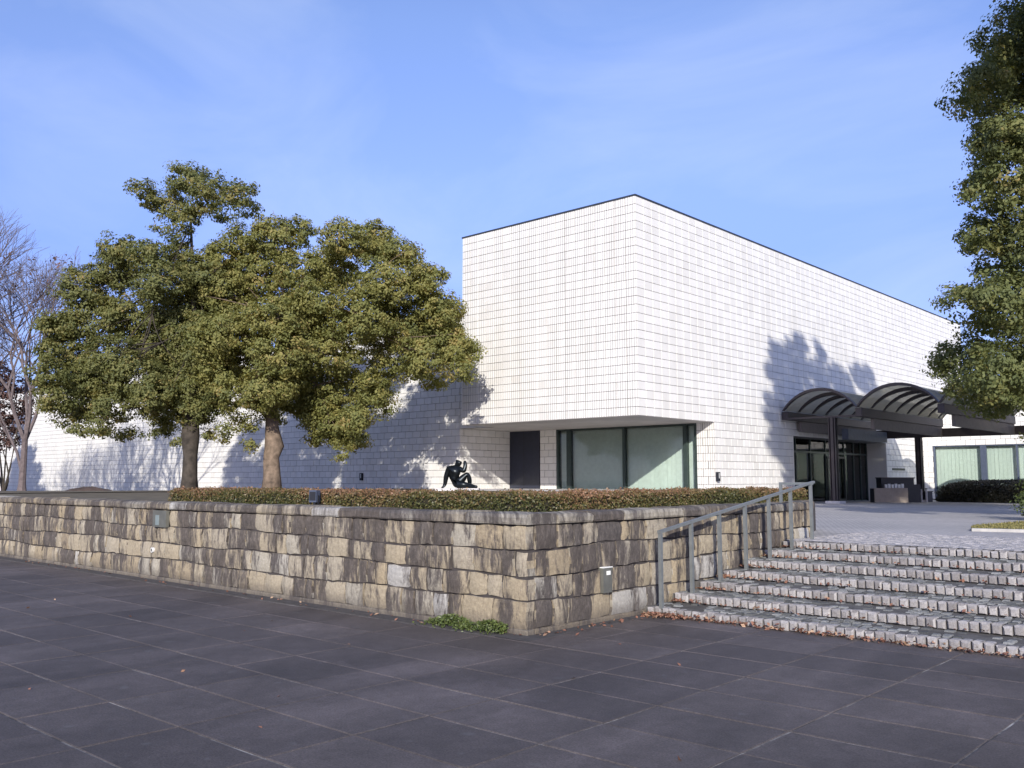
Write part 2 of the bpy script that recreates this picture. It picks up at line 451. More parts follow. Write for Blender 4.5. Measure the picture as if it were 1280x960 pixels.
class MB:
    def __init__(s): s.v, s.f, s.m = [], [], []
    def face(s, pts, mi=0):
        i = len(s.v); s.v += [tuple(p) for p in pts]; s.f.append(tuple(range(i, i + len(pts)))); s.m.append(mi)
    def box(s, a, b, mi=0):
        x0, y0, z0 = a; x1, y1, z1 = b
        i = len(s.v)
        s.v += [(x0, y0, z0), (x1, y0, z0), (x1, y1, z0), (x0, y1, z0), (x0, y0, z1), (x1, y0, z1), (x1, y1, z1), (x0, y1, z1)]
        for q in ((0, 3, 2, 1), (4, 5, 6, 7), (0, 1, 5, 4), (1, 2, 6, 5), (2, 3, 7, 6), (3, 0, 4, 7)):
            s.f.append(tuple(i + k for k in q)); s.m.append(mi)
    def prism(s, poly, z0, z1, mi=0):
        n = len(poly); i = len(s.v)
        s.v += [(x, y, z0) for x, y in poly] + [(x, y, z1) for x, y in poly]
        s.f.append(tuple(i + k for k in reversed(range(n)))); s.m.append(mi)
        s.f.append(tuple(i + n + k for k in range(n))); s.m.append(mi)
        for k in range(n):
            j = (k + 1) % n
            s.f.append((i + k, i + j, i + n + j, i + n + k)); s.m.append(mi)
    def tube(s, pts, rad, n=8, caps=True, mi=0):
        pts = [Vector(p) for p in pts]
        rings = []
        up = Vector((0.13, 0.07, 1)).normalized()
        for k, p in enumerate(pts):
            d = (pts[min(k + 1, len(pts) - 1)] - pts[max(k - 1, 0)])
            if d.length < 1e-9: d = Vector((0, 0, 1))
            d.normalize()
            a = d.cross(up)
            if a.length < 0.05: a = d.cross(Vector((1, 0, 0)))
            a.normalize(); b_ = d.cross(a)
            r_ = rad[k] if hasattr(rad, '__len__') else rad
            i = len(s.v)
            s.v += [tuple(p + (a * math.cos(2 * math.pi * q / n) + b_ * math.sin(2 * math.pi * q / n)) * r_) for q in range(n)]
            rings.append(i)
        for k in range(len(rings) - 1):
            for q in range(n):
                j = (q + 1) % n
                s.f.append((rings[k] + q, rings[k + 1] + q, rings[k + 1] + j, rings[k] + j)); s.m.append(mi)
        if caps:
            s.f.append(tuple(rings[0] + q for q in range(n))); s.m.append(mi)
            s.f.append(tuple(rings[-1] + q for q in reversed(range(n)))); s.m.append(mi)
    def bar(s, p, q, w, h, mi=0):
        """square bar from p to q"""
        p, q = Vector(p), Vector(q)
        d = (q - p).normalized()
        a = d.cross(Vector((0, 0, 1)))
        if a.length < 1e-3: a = Vector((1, 0, 0))
        a.normalize(); b_ = a.cross(d)
        i = len(s.v)
        for e in (p, q):
            for sa, sb in ((-1, -1), (1, -1), (1, 1), (-1, 1)):
                s.v.append(tuple(e + a * sa * w / 2 + b_ * sb * h / 2))
        for c in ((3, 2, 1, 0), (4, 5, 6, 7), (0, 1, 5, 4), (1, 2, 6, 5), (2, 3, 7, 6), (3, 0, 4, 7)):
            s.f.append(tuple(i + k for k in c)); s.m.append(mi)
    def mesh(s, name, mats, smooth=False):
        me = bpy.data.meshes.new(name)
        me.from_pydata(s.v, [], s.f)
        for m_ in (mats if isinstance(mats, (list, tuple)) else [mats]): me.materials.append(m_)
        if any(s.m): me.polygons.foreach_set('material_index', s.m)
        if smooth: me.polygons.foreach_set('use_smooth', [True] * len(s.f))
        me.update()
        return me
    def build(s, name, mats, parent=None, smooth=False, bevel=0.0):
        me = s.mesh(name, mats, smooth)
        if bevel:
            bm = bmesh.new(); bm.from_mesh(me)
            bmesh.ops.remove_doubles(bm, verts=bm.verts, dist=1e-5)
            bmesh.ops.recalc_face_normals(bm, faces=bm.faces)
            bmesh.ops.bevel(bm, geom=[e for e in bm.edges if e.calc_face_angle(0) > 0.5], offset=bevel, segments=2, affect='EDGES', profile=0.5)
            bm.to_mesh(me); bm.free()
        return link(name, me, parent)

def quads_mesh(name, verts, nq, mat, tone=None, k=4):
    """fast mesh of nq separate k-gons; verts (nq*k,3)"""
    me = bpy.data.meshes.new(name)
    me.vertices.add(nq * k); me.loops.add(nq * k); me.polygons.add(nq)
    me.vertices.foreach_set('co', np.ascontiguousarray(verts, dtype=np.float32).ravel())
    me.loops.foreach_set('vertex_index', np.arange(nq * k, dtype=np.int32))
    me.polygons.foreach_set('loop_start', np.arange(0, nq * k, k, dtype=np.int32))
    me.polygons.foreach_set('loop_total', np.full(nq, k, dtype=np.int32))
    me.materials.append(mat)
    if tone is not None:
        at = me.attributes.new('tone', 'FLOAT', 'POINT')
        at.data.foreach_set('value', np.repeat(tone, k).astype(np.float32))
    me.update(calc_edges=True)
    return me
def leaf_verts(P, nrm, size, aspect=0.55, rng=RNG):
    n = len(P)
    nrm = nrm / (np.linalg.norm(nrm, axis=1, keepdims=True) + 1e-9)
    a = rng.normal(size=(n, 3))
    a -= nrm * np.sum(a * nrm, axis=1, keepdims=True)
    a /= (np.linalg.norm(a, axis=1, keepdims=True) + 1e-9)
    b = np.cross(nrm, a)
    sz = (size * rng.uniform(0.65, 1.3, n))[:, None]
    V = np.empty((n, 4, 3))
    V[:, 0] = P - a * sz * 0.5
    V[:, 1] = P + b * sz * 0.5 * aspect + nrm * sz * 0.08
    V[:, 2] = P + a * sz * 0.5
    V[:, 3] = P - b * sz * 0.5 * aspect + nrm * sz * 0.08
    return V.reshape(-1, 3)
def foliage(name, lobes, mat, parent, leaf=0.15, tuft=0.38, density=1.0, bias=0.0, per=34):
    """lobes: list of (centre, radius, fill).  Leaves sit in tufts spread through each lobe's outer volume"""
    Ps, Ns, Ts = [], [], []
    for c, r, fill in lobes:
        nt_ = max(4, int(density * fill * 4.2 * (r / tuft) ** 2.1))
        d = RNG.normal(size=(nt_, 3)); d /= np.linalg.norm(d, axis=1, keepdims=True)
        rr = r * (0.35 + 0.68 * RNG.random(nt_) ** 0.55)
        tc_ = np.array(c)[None] + d * rr[:, None] * np.array([1, 1, 0.82])[None]
        tt = RNG.normal(0.46 + bias, 0.16, nt_)
        tr = tuft * RNG.uniform(0.55, 1.25, nt_)
        k = RNG.poisson(per, nt_)
        idx = np.repeat(np.arange(nt_), k)
        off = RNG.normal(size=(len(idx), 3))
        off /= np.linalg.norm(off, axis=1, keepdims=True)
        off *= (RNG.random(len(idx)) ** 0.45)[:, None] * np.array([1, 1, 0.62])[None]
        P = tc_[idx] + off * tr[idx][:, None]
        nr = off * 0.8 + d[idx] * 0.8 + RNG.normal(size=off.shape) * 0.5 + np.array([0, 0, 0.4])
        Ps.append(P); Ns.append(nr)
        Ts.append(np.clip(tt[idx] + RNG.normal(0, 0.12, len(idx)), 0, 1))
    P = np.concatenate(Ps); Nn = np.concatenate(Ns); T = np.concatenate(Ts)
    me = quads_mesh(name, leaf_verts(P, Nn, leaf), len(P), mat, T)
    return link(name, me, parent)
def limb(mb, p, q, r0, r1, sag=0.1, n=6, seg=6, wob=0.12):
    p, q = Vector(p), Vector(q)
    l = (q - p).length
    pts, rad = [], []
    o1 = Vector((random.uniform(-1, 1), random.uniform(-1, 1), random.uniform(-.4, .4))) * l * wob
    for k in range(seg + 1):
        f = k / seg
        w = math.sin(math.pi * f)
        pts.append(p.lerp(q, f) + o1 * w + Vector((0, 0, -sag * l * w)))
        rad.append(r0 + (r1 - r0) * f ** 0.8)
    mb.tube(pts, rad, n)
    return pts

# ================================================================== THE SETTING
# far ground
g = MB(); g.face([(-1500, -1500, -0.06), (1500, -1500, -0.06), (1500, 1500, -0.06), (-1500, 1500, -0.06)])
tag(g.build('ground', M['soil']), kind='structure')

WX, WY = -6.40, 7.28           # outer corner of the retaining wall
STEP_Y, STEP_D, STEP_H = 9.38, 0.603, 0.10
TOP_Y = STEP_Y + 6 * STEP_D
ZT = 1.2                        # terrace level

# lower plaza: joint bed + slabs
pav = empty('plaza_pavement')
tag(pav, kind='structure')
g = MB(); g.face([(-60, -40, -0.006), (40, -40, -0.006), (40, STEP_Y + 0.05, -0.006), (-60, STEP_Y + 0.05, -0.006)])
g.build('joint_bed', M['joint'], pav)
SW, SD = 1.0, 0.645
def slab_mesh(w, d):
    mb = MB(); c = 0.006
    x, y = w / 2, d / 2
    o = [(-x, -y, -0.05), (x, -y, -0.05), (x, y, -0.05), (-x, y, -0.05)]
    e = [(-x, -y, -0.004), (x, -y, -0.004), (x, y, -0.004), (-x, y, -0.004)]
    i_ = [(-x + c, -y + c, 0), (x - c, -y + c, 0), (x - c, y - c, 0), (-x + c, y - c, 0)]
    mb.face(i_)
    for k in range(4):
        j = (k + 1) % 4
        mb.face([e[k], e[j], i_[j], i_[k]]); mb.face([o[k], o[j], e[j], e[k]])
    return mb
slab_full = slab_mesh(SW - 0.013, SD - 0.013)
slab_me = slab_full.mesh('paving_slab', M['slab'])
cand = []
for j in range(-18, 16):
    y0 = 2.46 + SD * (j - 1)
    if y0 < -9: continue
    off = 0.0 if j % 3 else 0.0
    for i in range(-52, 12):
        x0 = -3.76 + i * SW
        if x0 < -6.9 and (j * 7 + 3) % 5 in (1, 3): x0 += 0.5        # broken joints further left
        c = Vector((x0 + SW / 2, y0 + SD / 2, 0))
        if c.y + SD / 2 > 7.5 and c.x + SW / 2 < WX: continue
        if c.y + SD / 2 > STEP_Y + 0.25: continue
        if c.x < -48: continue
        cand.append((c, in_frame(c, 120)))
vis = sorted([c for c in cand if c[1]], key=lambda q: q[0].length)
chosen = set(id(q) for q in vis[:300])
rest = MB()
for q in cand:
    c = q[0]
    dz = random.uniform(-0.0015, 0.0015)
    if id(q) in chosen:
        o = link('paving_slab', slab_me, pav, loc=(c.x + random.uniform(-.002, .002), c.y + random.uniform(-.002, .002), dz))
        o.rotation_euler = (random.uniform(-.0025, .0025), random.uniform(-.0015, .0015), random.uniform(-.003, .003))
    else:
        i0 = len(rest.v)
        rest.v += [(a + c.x, b + c.y, cc + dz) for a, b, cc in slab_full.v]
        rest.f += [tuple(k + i0 for k in f) for f in slab_full.f]; rest.m += [0] * len(slab_full.f)
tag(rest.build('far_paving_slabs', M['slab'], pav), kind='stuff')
# narrow dark strip between paving and wall foot
g = MB()
g.box((-60, 7.0, -0.05), (WX + 0.25, 7.6, 0.004)); g.box((WX - 0.2, 7.0, -0.05), (WX + 0.2, STEP_Y, 0.0035))
wall_strip = g.build('dirt_strip', simple('dark_dirt', (0.062, 0.056, 0.055), 0.95, 0, 0.3, 9, 0.5), pav)

# upper plaza, falling gently towards the back
def zp(y):
    pts = [(13, 0.70), (36, 0.66), (51, 0.50), (60, 0.46), (400, 0.46)]
    if y <= 13: return 0.70
    for (a, za), (b, zb) in zip(pts, pts[1:]):
        if y <= b: return za + (zb - za) * (y - a) / (b - a)
    return 0.46
g = MB()
ys = [TOP_Y + 0.11, 16, 20, 25, 30, 36, 44, 51, 60, 90]
for a, b in zip(ys, ys[1:]):
    g.face([(-40, a, zp(a)), (70, a, zp(a)), (70, b, zp(b)), (-40, b, zp(b))])
up = g.build('upper_plaza', M['plaza'])
tag(up, kind='structure')

# ------------------------------------------------------------------ steps of granite setts
steps = empty('stone_steps', (WX, STEP_Y, 0))
tag(steps, kind='structure')
g = MB()
for k in range(7):
    y0 = STEP_Y + k * STEP_D + 0.05
    y1 = STEP_Y + (k + 1) * STEP_D + 0.05 if k < 6 else TOP_Y + 0.6
    g.box((WX - 0.25, y0, -0.3), (9.0, y1, STEP_H * (k + 1) - 0.014))
g.build('step_core', M['mortar'], steps)
def sett_mb(w, h, d):
    """rounded block: front face belongs at -y"""
    mb = MB(); c = 0.018
    x, z = w / 2, h
    jit = lambda s=0.006: random.uniform(-s, s)
    o = [(-x, c, 0), (x, c, 0), (x, c, z), (-x, c, z)]
    f = [(-x + c + jit(), jit(), c * 0.5), (x - c + jit(), jit(), c * 0.5), (x - c + jit(), jit(), z - c), (-x + c + jit(), jit(), z - c)]
    b = [(-x, d, 0), (x, d, 0), (x, d, z), (-x, d, z)]
    t = [(-x + c, c * 1.5, z + 0.006 + jit(.003)), (x - c, c * 1.5, z + 0.006 + jit(.003)), (x - c, d, z + 0.004), (-x + c, d, z + 0.004)]
    mb.face(f)
    mb.face([o[0], o[1], f[1], f[0]]); mb.face([o[1], o[2], f[2], f[1]]); mb.face([f[3], f[2], t[1], t[0]])
    mb.face([o[3], o[0], f[0], f[3]]); mb.face([o[3], f[3], t[0]]); mb.face([o[2], t[1], f[2]])
    mb.face(t)
    mb.face([o[1], b[1], b[2], o[2]]); mb.face([o[0], o[3], b[3], b[0]])
    mb.face([o[2], b[2], t[2], t[1]]); mb.face([o[3], t[0], t[3], b[3]])
    return mb
setts = [sett_mb(random.uniform(0.082, 0.094), 0.1 - 0.006 + random.uniform(-0.012, 0.008), 0.12) for _ in range(14)]
sett_me = [s_.mesh('sett', M['sett']) for s_ in setts]
cand = []
for k in range(7):
    x = WX + 0.06
    while x < 8.6:
        w = 0.1 + random.uniform(-0.004, 0.006)
        cand.append(((x + w / 2, STEP_Y + k * STEP_D + random.uniform(-0.012, 0.012), STEP_H * k + random.uniform(-0.008, 0.0)), k))
        x += w
order = sorted([c for c in cand if in_frame(c[0], 8)], key=lambda q: Vector(q[0]).length)
chosen = set(id(q) for q in order[:300])
rest = MB()
for q in cand:
    p, k = q
    h = random.randrange(14)
    if id(q) in chosen:
        o = link('sett', sett_me[h], steps, loc=(p[0] - WX, p[1] - STEP_Y, p[2]))
        o.rotation_euler = (random.uniform(-.03, .03), random.uniform(-.02, .02), random.uniform(-.045, .045))
    else:
        i0 = len(rest.v)
        rest.v += [(a + p[0], b + p[1], c + p[2]) for a, b, c in setts[h].v]
        rest.f += [tuple(i + i0 for i in f) for f in setts[h].f]; rest.m += [0] * len(setts[h].f)
tag(rest.build('far_setts', M['sett'], steps), kind='stuff')
# tread cobbles, and the first rows of the plaza above
tr = MB()
def cobble(mb, x, y, z, w, d, h):
    c = 0.016
    j = lambda s=0.006: random.uniform(-s, s)
    t = [(x + c + j(), y + c + j(), z + h + j(.003)), (x + w - c + j(), y + c + j(), z + h + j(.003)), (x + w - c + j(), y + d - c + j(), z + h + j(.003)), (x + c + j(), y + d - c + j(), z + h + j(.003))]
    b = [(x, y, z - 0.02), (x + w, y, z - 0.02), (x + w, y + d, z - 0.02), (x, y + d, z - 0.02)]
    i = len(mb.v); mb.v += t + b
    mb.f.append((i, i + 1, i + 2, i + 3)); mb.m.append(0)
    for k in range(4):
        q = (k + 1) % 4
        mb.f.append((i + 4 + k, i + 4 + q, i + q, i + k)); mb.m.append(0)
for k in range(6):
    for r_ in range(4):
        y = STEP_Y + k * STEP_D + 0.125 + r_ * 0.118
        x = WX + 0.02 + random.uniform(0, .05)
        while x < 6:
            w = random.uniform(0.09, 0.13)
            sink = -0.02 if math.sin(x * 1.7 + k * 2.1) + random.uniform(-1, 1) > 0.55 else 0.0
            cobble(tr, x, y, STEP_H * (k + 1) - 0.014, w - 0.012, 0.105, random.uniform(0.006, 0.02) + sink)
            x += w
tag(tr.build('tread_cobbles', M['tread'], steps), kind='stuff')
tr = MB()
for r_ in range(26):
    y = TOP_Y + 0.125 + r_ * 0.115
    x = WX + 0.05 + random.uniform(0, .06)
    while x < 4.5:
        w = random.uniform(0.095, 0.12)
        cobble(tr, x, y, zp(y) - 0.004, w - 0.01, 0.106, random.uniform(0.004, 0.014))
        x += w
tag(tr.build('plaza_cobbles', sett_mat('plaza_cobble', (0.25, 0.245, 0.255), (0.40, 0.38, 0.385)), up), kind='stuff')

# ------------------------------------------------------------------ terrace behind the wall
def sstep(v): v = max(0.0, min(1.0, v)); return v * v * (3 - 2 * v)
def zterr(x, y): return ZT + 0.02 - 0.55 * sstep((-31 - x) / 24) * sstep((y - 9) / 12)
terr = MB()
terr.prism([(-29, WY + 0.2), (WX - 0.2, WY + 0.2), (WX - 0.2, 14.15), (-7.25, 16.15), (-18.3, 16.15), (-18.3, 30.6), (-29, 30.6)], -0.4, ZT)
xs_ = [-100, -85, -72, -62, -56, -52, -48, -44, -40, -36, -33, -31, -28.99]
ys_ = [WY + 0.2, 9, 11, 13, 15, 17, 19, 21, 24, 27.8]
for xa, xb in zip(xs_, xs_[1:]):
    for ya, yb_ in zip(ys_, ys_[1:]):
        terr.face([(x, y, zterr(x, y)) for x, y in ((xa, ya), (xb, ya), (xb, yb_), (xa, yb_))])
tag(terr.build('terrace', simple('winter_turf_soil', (0.12, 0.098, 0.062), 0.95, 0, 0.45, 2.5, 0.6)), kind='structure')

# ------------------------------------------------------------------ retaining wall of squared stones
wall = empty('retaining_wall', (WX, WY, 0))
tag(wall, 'low retaining wall of stained tan and grey squared stones with a coping', 'stone wall')
core = MB()
core.box((-60, WY + 0.024, -0.2), (WX - 0.024, WY + 0.42, 1.12))
core.box((WX - 0.42, WY + 0.43, -0.2), (WX - 0.024, 14.12, 1.12))
core.prism([(WX - 0.1, 14.125), (-7.2, 16.1), (-7.5, 16.0), (WX - 0.42, 14.125)], 0.4, 1.2)
core.prism([(-7.2, 16.105), (-18.2, 16.105), (-18.2, 15.9), (-7.5, 16.005)], 0.3, 1.2)
core.build('wall_core', simple('dark_joint', (0.055, 0.047, 0.045), 1.0), wall)
foot = MB()
foot.box((-60, WY - 0.035, -0.1), (WX + 0.03, WY + 0.09, 0.055)); foot.box((WX - 0.08, WY + 0.091, -0.1), (WX + 0.03, STEP_Y + 0.04, 0.053))
foot.build('footing', M['stone'], wall, bevel=0.012)
def stone_verts(s0, s1, za, zb, place, depth=0.13):
    """rock-faced block; place(s, out, z) -> world point; za,zb are (left,right) heights"""
    nu = 4; mb = MB(); gap = 0.011
    s0 += gap; s1 -= gap
    rows = []
    bulge = random.uniform(-0.008, 0.02); prj = random.uniform(-0.012, 0.012)
    for b in range(nu):
        row = []
        for a in range(nu):
            fa, fb = a / (nu - 1), b / (nu - 1)
            s = s0 + (s1 - s0) * fa
            zl = za[0] + (za[1] - za[0]) * fa + gap
            zh = zb[0] + (zb[1] - zb[0]) * fa - gap
            z = zl + (zh - zl) * fb
            edge = a in (0, nu - 1) or b in (0, nu - 1)
            o = (0.004 if edge else 0.014 + bulge) + prj + random.uniform(-0.008, 0.008)
            if edge:
                s += random.uniform(-.009, .009); z += random.uniform(-.010, .010)
            elif True:
                s += random.uniform(-.02, .02); z += random.uniform(-.015, .015)
            if (a in (0, nu - 1)) and (b in (0, nu - 1)):
                o -= 0.018
            row.append(len(mb.v)); mb.v.append(tuple(place(s, o, z)))
        rows.append(row)
    for b in range(nu - 1):
        for a in range(nu - 1):
            mb.f.append((rows[b][a], rows[b][a + 1], rows[b + 1][a + 1], rows[b + 1][a])); mb.m.append(0)
    per = [rows[0][a] for a in range(nu)] + [rows[b][nu - 1] for b in range(1, nu)] + [rows[nu - 1][a] for a in range(nu - 2, -1, -1)] + [rows[b][0] for b in range(nu - 2, 0, -1)]
    cs = [(s0, za[0] + gap), (s1, za[1] + gap), (s1, zb[1] - gap), (s0, zb[0] - gap)]
    bi = []
    for k in per:
        p = mb.v[k]; bi.append(len(mb.v)); mb.v.append(None)
        mb.v[-1] = p
    return mb, per, bi
def put_stone(mb, per, bi, inward):
    for k, i in zip(per, bi):
        p = Vector(mb.v[k]) + Vector(inward) * 0.12
        mb.v[i] = tuple(p)
    n = len(per)
    mb.smooth_n = len(mb.f)
    for k in range(n):
        j = (k + 1) % n
        i = len(mb.v)
        mb.v += [mb.v[per[j]], mb.v[per[k]], mb.v[bi[k]], mb.v[bi[j]]]
        mb.f.append((i, i + 1, i + 2, i + 3)); mb.m.append(0)
    return mb
def stone_mesh(mb):
    me = mb.mesh('stone', M['stone'])
    me.polygons.foreach_set('use_smooth', [k < mb.smooth_n for k in range(len(mb.f))])
    return me
CH = [0.045, 0.325, 0.60, 0.865, 1.128]
def course_z(k, s):
    if k == 0: return CH[0]
    if k == 4: return CH[4] + 0.006 * math.sin(s * 1.1)
    return CH[k] + 0.017 * math.sin(s * 0.9 + k * 2.0) + 0.011 * math.sin(s * 2.7 + k)
pieces = []
def run(s_from, s_to, place, inward, zfloor=None):
    for k in range(4):
        s = s_from
        while s < s_to - 0.01:
            w = random.choice([0.17, 0.22, 0.27, 0.31, 0.35, 0.4, 0.46]) * random.uniform(0.92, 1.08)
            if s == s_from: w *= random.uniform(0.6, 1.1)
            e = min(s + w, s_to)
            if s_to - e < 0.14: e = s_to
            za = (course_z(k, s), course_z(k, e)); zb = (course_z(k + 1, s), course_z(k + 1, e))
            if zfloor is None or zb[0] > zfloor((s + e) / 2):
                mb, per, bi = stone_verts(s, e, za, zb, place)
                put_stone(mb, per, bi, inward)
                pieces.append((mb, Vector(place((s + e) / 2, 0, (za[0] + zb[0]) / 2))))
            s = e
# left run: s measured along -x from the corner so that s grows to the right -> use x itself
run(-34.0, WX - 0.0, lambda s, o, z: Vector((s, WY - o, z)), (0, 1, 0))
run(WY + 0.125, 14.2, lambda s, o, z: Vector((WX + o, s, z)), (-1, 0, 0), lambda y: STEP_H * max(0, int((y - STEP_Y) / STEP_D) + 1) if y > STEP_Y else 0)
run(0.02, 2.15, lambda s, o, z: Vector((WX - 0.02 - 0.41 * s, 14.2 + 0.91 * s, z)) + Vector((0.91, 0.41, 0)) * o, (-0.91, -0.41, 0), lambda y: 0.6)
pieces.sort(key=lambda q: (0 if in_frame(q[1], 10) else 1, q[1].length))
rest = MB()
for n_, (mb, c) in enumerate(pieces):
    if n_ < 264:
        mb.v = [(a - c.x, b - c.y, cc - c.z) for a, b, cc in mb.v]
        link('stone', stone_mesh(mb), wall, loc=(c.x - WX, c.y - WY, c.z))
    else:
        i0 = len(rest.v)
        rest.v += mb.v; rest.f += [tuple(i + i0 for i in f) for f in mb.f]; rest.m += [0] * len(mb.f)
tag(rest.build('far_stones', M['stone'], wall), kind='stuff')
# coping stones
def cap_piece(p, q, out, w=0.50, z0=1.132, h=0.112):
    """block from p to q along the wall, 'out' = outward unit"""
    p, q, out = Vector(p), Vector(q), Vector(out)
    d = (q - p).normalized()
    p += d * 0.009; q -= d * 0.009
    h += random.uniform(-0.008, 0.01); oo = 0.035 + random.uniform(-0.008, 0.012)
    prof = [(oo - 0.012, 0.0), (oo, 0.02), (oo, h - 0.035), (oo - 0.03, h - 0.006), (oo - 0.07, h), (oo - w, h), (oo - w, 0.0)]
    mb = MB(); rings = []
    for f in (0, 0.33, 0.67, 1):
        i = len(mb.v); rings.append(i)
        for a, b in prof:
            mb.v.append(tuple(p.lerp(q, f) + out * (a + random.uniform(-.005, .005)) + Vector((0, 0, z0 + b + (random.uniform(-.006, .006) if b > 0 else 0)))))
    m = len(prof)
    for k in range(3):
        for a in range(m):
            b = (a + 1) % m
            mb.f.append((rings[k] + a, rings[k] + b, rings[k + 1] + b, rings[k + 1] + a)); mb.m.append(0)
    mb.f.append(tuple(rings[0] + a for a in reversed(range(m)))); mb.m.append(0)
    mb.f.append(tuple(rings[3] + a for a in range(m))); mb.m.append(0)
    c = (p + q) / 2
    mb.v = [(a - c.x, b - c.y, cc - z0) for a, b, cc in mb.v]
    me = mb.mesh('coping_stone', M['capstone'])
    bm = bmesh.new(); bm.from_mesh(me); bmesh.ops.recalc_face_normals(bm, faces=bm.faces); bm.to_mesh(me); bm.free()
    link('coping_stone', me, wall, loc=(c.x - WX, c.y - WY, z0))
s = WX + 0.03
first = True
while s > -34:
    w = random.uniform(0.5, 0.95)
    cap_piece((s - w, WY, 0), (s, WY, 0), (0, -1, 0), w=0.5)
    s -= w
s = WY + 0.47
while s < 14.1:
    w = random.uniform(0.55, 0.98)
    e = s + w if 14.2 - (s + w) > 0.3 else 14.2
    cap_piece((WX, s, 0), (WX, e, 0), (1, 0, 0), w=0.5)
    s = e
for k in range(3):
    a, b = 0.03 + k * 0.7, 0.03 + (k + 1) * 0.7
    cap_piece((WX - 0.02 - 0.41 * a, 14.2 + 0.91 * a, 0), (WX - 0.02 - 0.41 * b, 14.2 + 0.91 * b, 0), (0.91, 0.41, 0), w=0.4)

# ================================================================== MUSEUM
FX, FY = -17.68, 25.82          # lower corner of the big block
Z0, Z1 = 3.79, 11.45
BY = 30.9                       # back of the recess
SXW = -28.2                     # side wall of the recess / end of the long wing
LY = 27.7                       # face of the long wing
EY0, EY1 = 37.6, 48.4           # entrance opening
RY = 54.0                       # face of the right wing
mus = empty('museum_building', (FX, FY, 0))
tag(mus, 'white tiled museum with a windowless box overhanging a glazed corner', 'museum')
T_ = 0.03
g = MB()
g.box((-26.2 + T_, FY + T_, Z0 + 0.02), (FX - T_, 62.0, Z1 - 0.02))                       # big block
g.box((-18.45, BY + 0.1, 0.2), (FX - T_, EY0 - T_, Z0 + 0.019))                            # wall right of the recess
g.box((-19.6, EY1 + T_, 0.2), (FX - T_, 61.9, Z0 + 0.018))                                # wall right of the entrance
g.box((-19.5, EY0 - 0.01, 3.51), (FX - T_, EY1 + 0.01, Z0 + 0.017))                       # lintel
g.box((SXW - 0.5, LY + 0.2, 0.2), (SXW - T_, BY + 0.4, Z0))                               # recess side wall
g.box((SXW - T_ + 0.001, BY + T_, 0.2), (-25.47, BY + 0.4, Z0))                           # recess back wall, left
g.box((-18.47, BY + T_, 0.2), (FX - T_ - 0.003, BY + 0.098, Z0))                           # recess jamb
g.box((-95, LY + T_, 0.2), (SXW - T_, 34, 8.62))                                          # long wing
g.box((SXW - T_ - .002, LY + T_ + .002, Z0 + 0.03), (-26.1, 33.9, 8.618))                  # wing over the recess
g.box((FX - 0.5, RY + 0.65, 0.2), (-2.0, 60, 5.549)); g.box((FX - 0.5, RY + T_, 3.53), (-2.0, RY + 0.649, 5.55)); g.box((FX - 0.5, RY + T_, 0.2), (-17.16, RY + 0.648, 3.529)); g.box((-3.0, RY + T_, 0.2), (-2.0, RY + 0.648, 3.529))                                         # right wing
g.build('wall', M['grout'], mus)
g = MB()
g.box((FX - 8.49, FY + 0.02, Z0 - 0.006), (FX - 0.02, BY + 0.02, Z0 + 0.014))
g.box((SXW - 0.01, LY + 0.02, Z0 - 0.008), (FX - 8.49, BY + 0.02, Z0 + 0.012))
g.build('soffit', M['soffit'], mus)
g = MB()
g.box((-26.2 - 0.03, FY - 0.02, Z1 - 0.012), (FX + 0.02, FY + 0.4, Z1 + 0.05))
g.box((FX - 0.4, FY + 0.402, Z1 - 0.012), (FX + 0.02, 62.03, Z1 + 0.05))
g.box((-26.23, FY + 0.402, Z1 - 0.012), (-25.8, 62.03, Z1 + 0.05))
g.box((-95, LY - 0.03, 8.63), (-26.235, LY + 0.4, 8.71))
g.box((FX - 0.4, RY - 0.03, 5.56), (-2.0, RY + 0.3, 5.64))
g.build('coping', M['coping'], mus)
g = MB()
g.box((-25.8, FY + 0.4, Z1 - 0.1), (FX - 0.4, 62, Z1 - 0.005)); g.box((-95, LY + 0.4, 8.5), (-26.21, 34, 8.64)); g.box((FX, RY + .3, 5.4), (-2.0, 60, 5.57))
g.build('roof', M['soffit'], mus)
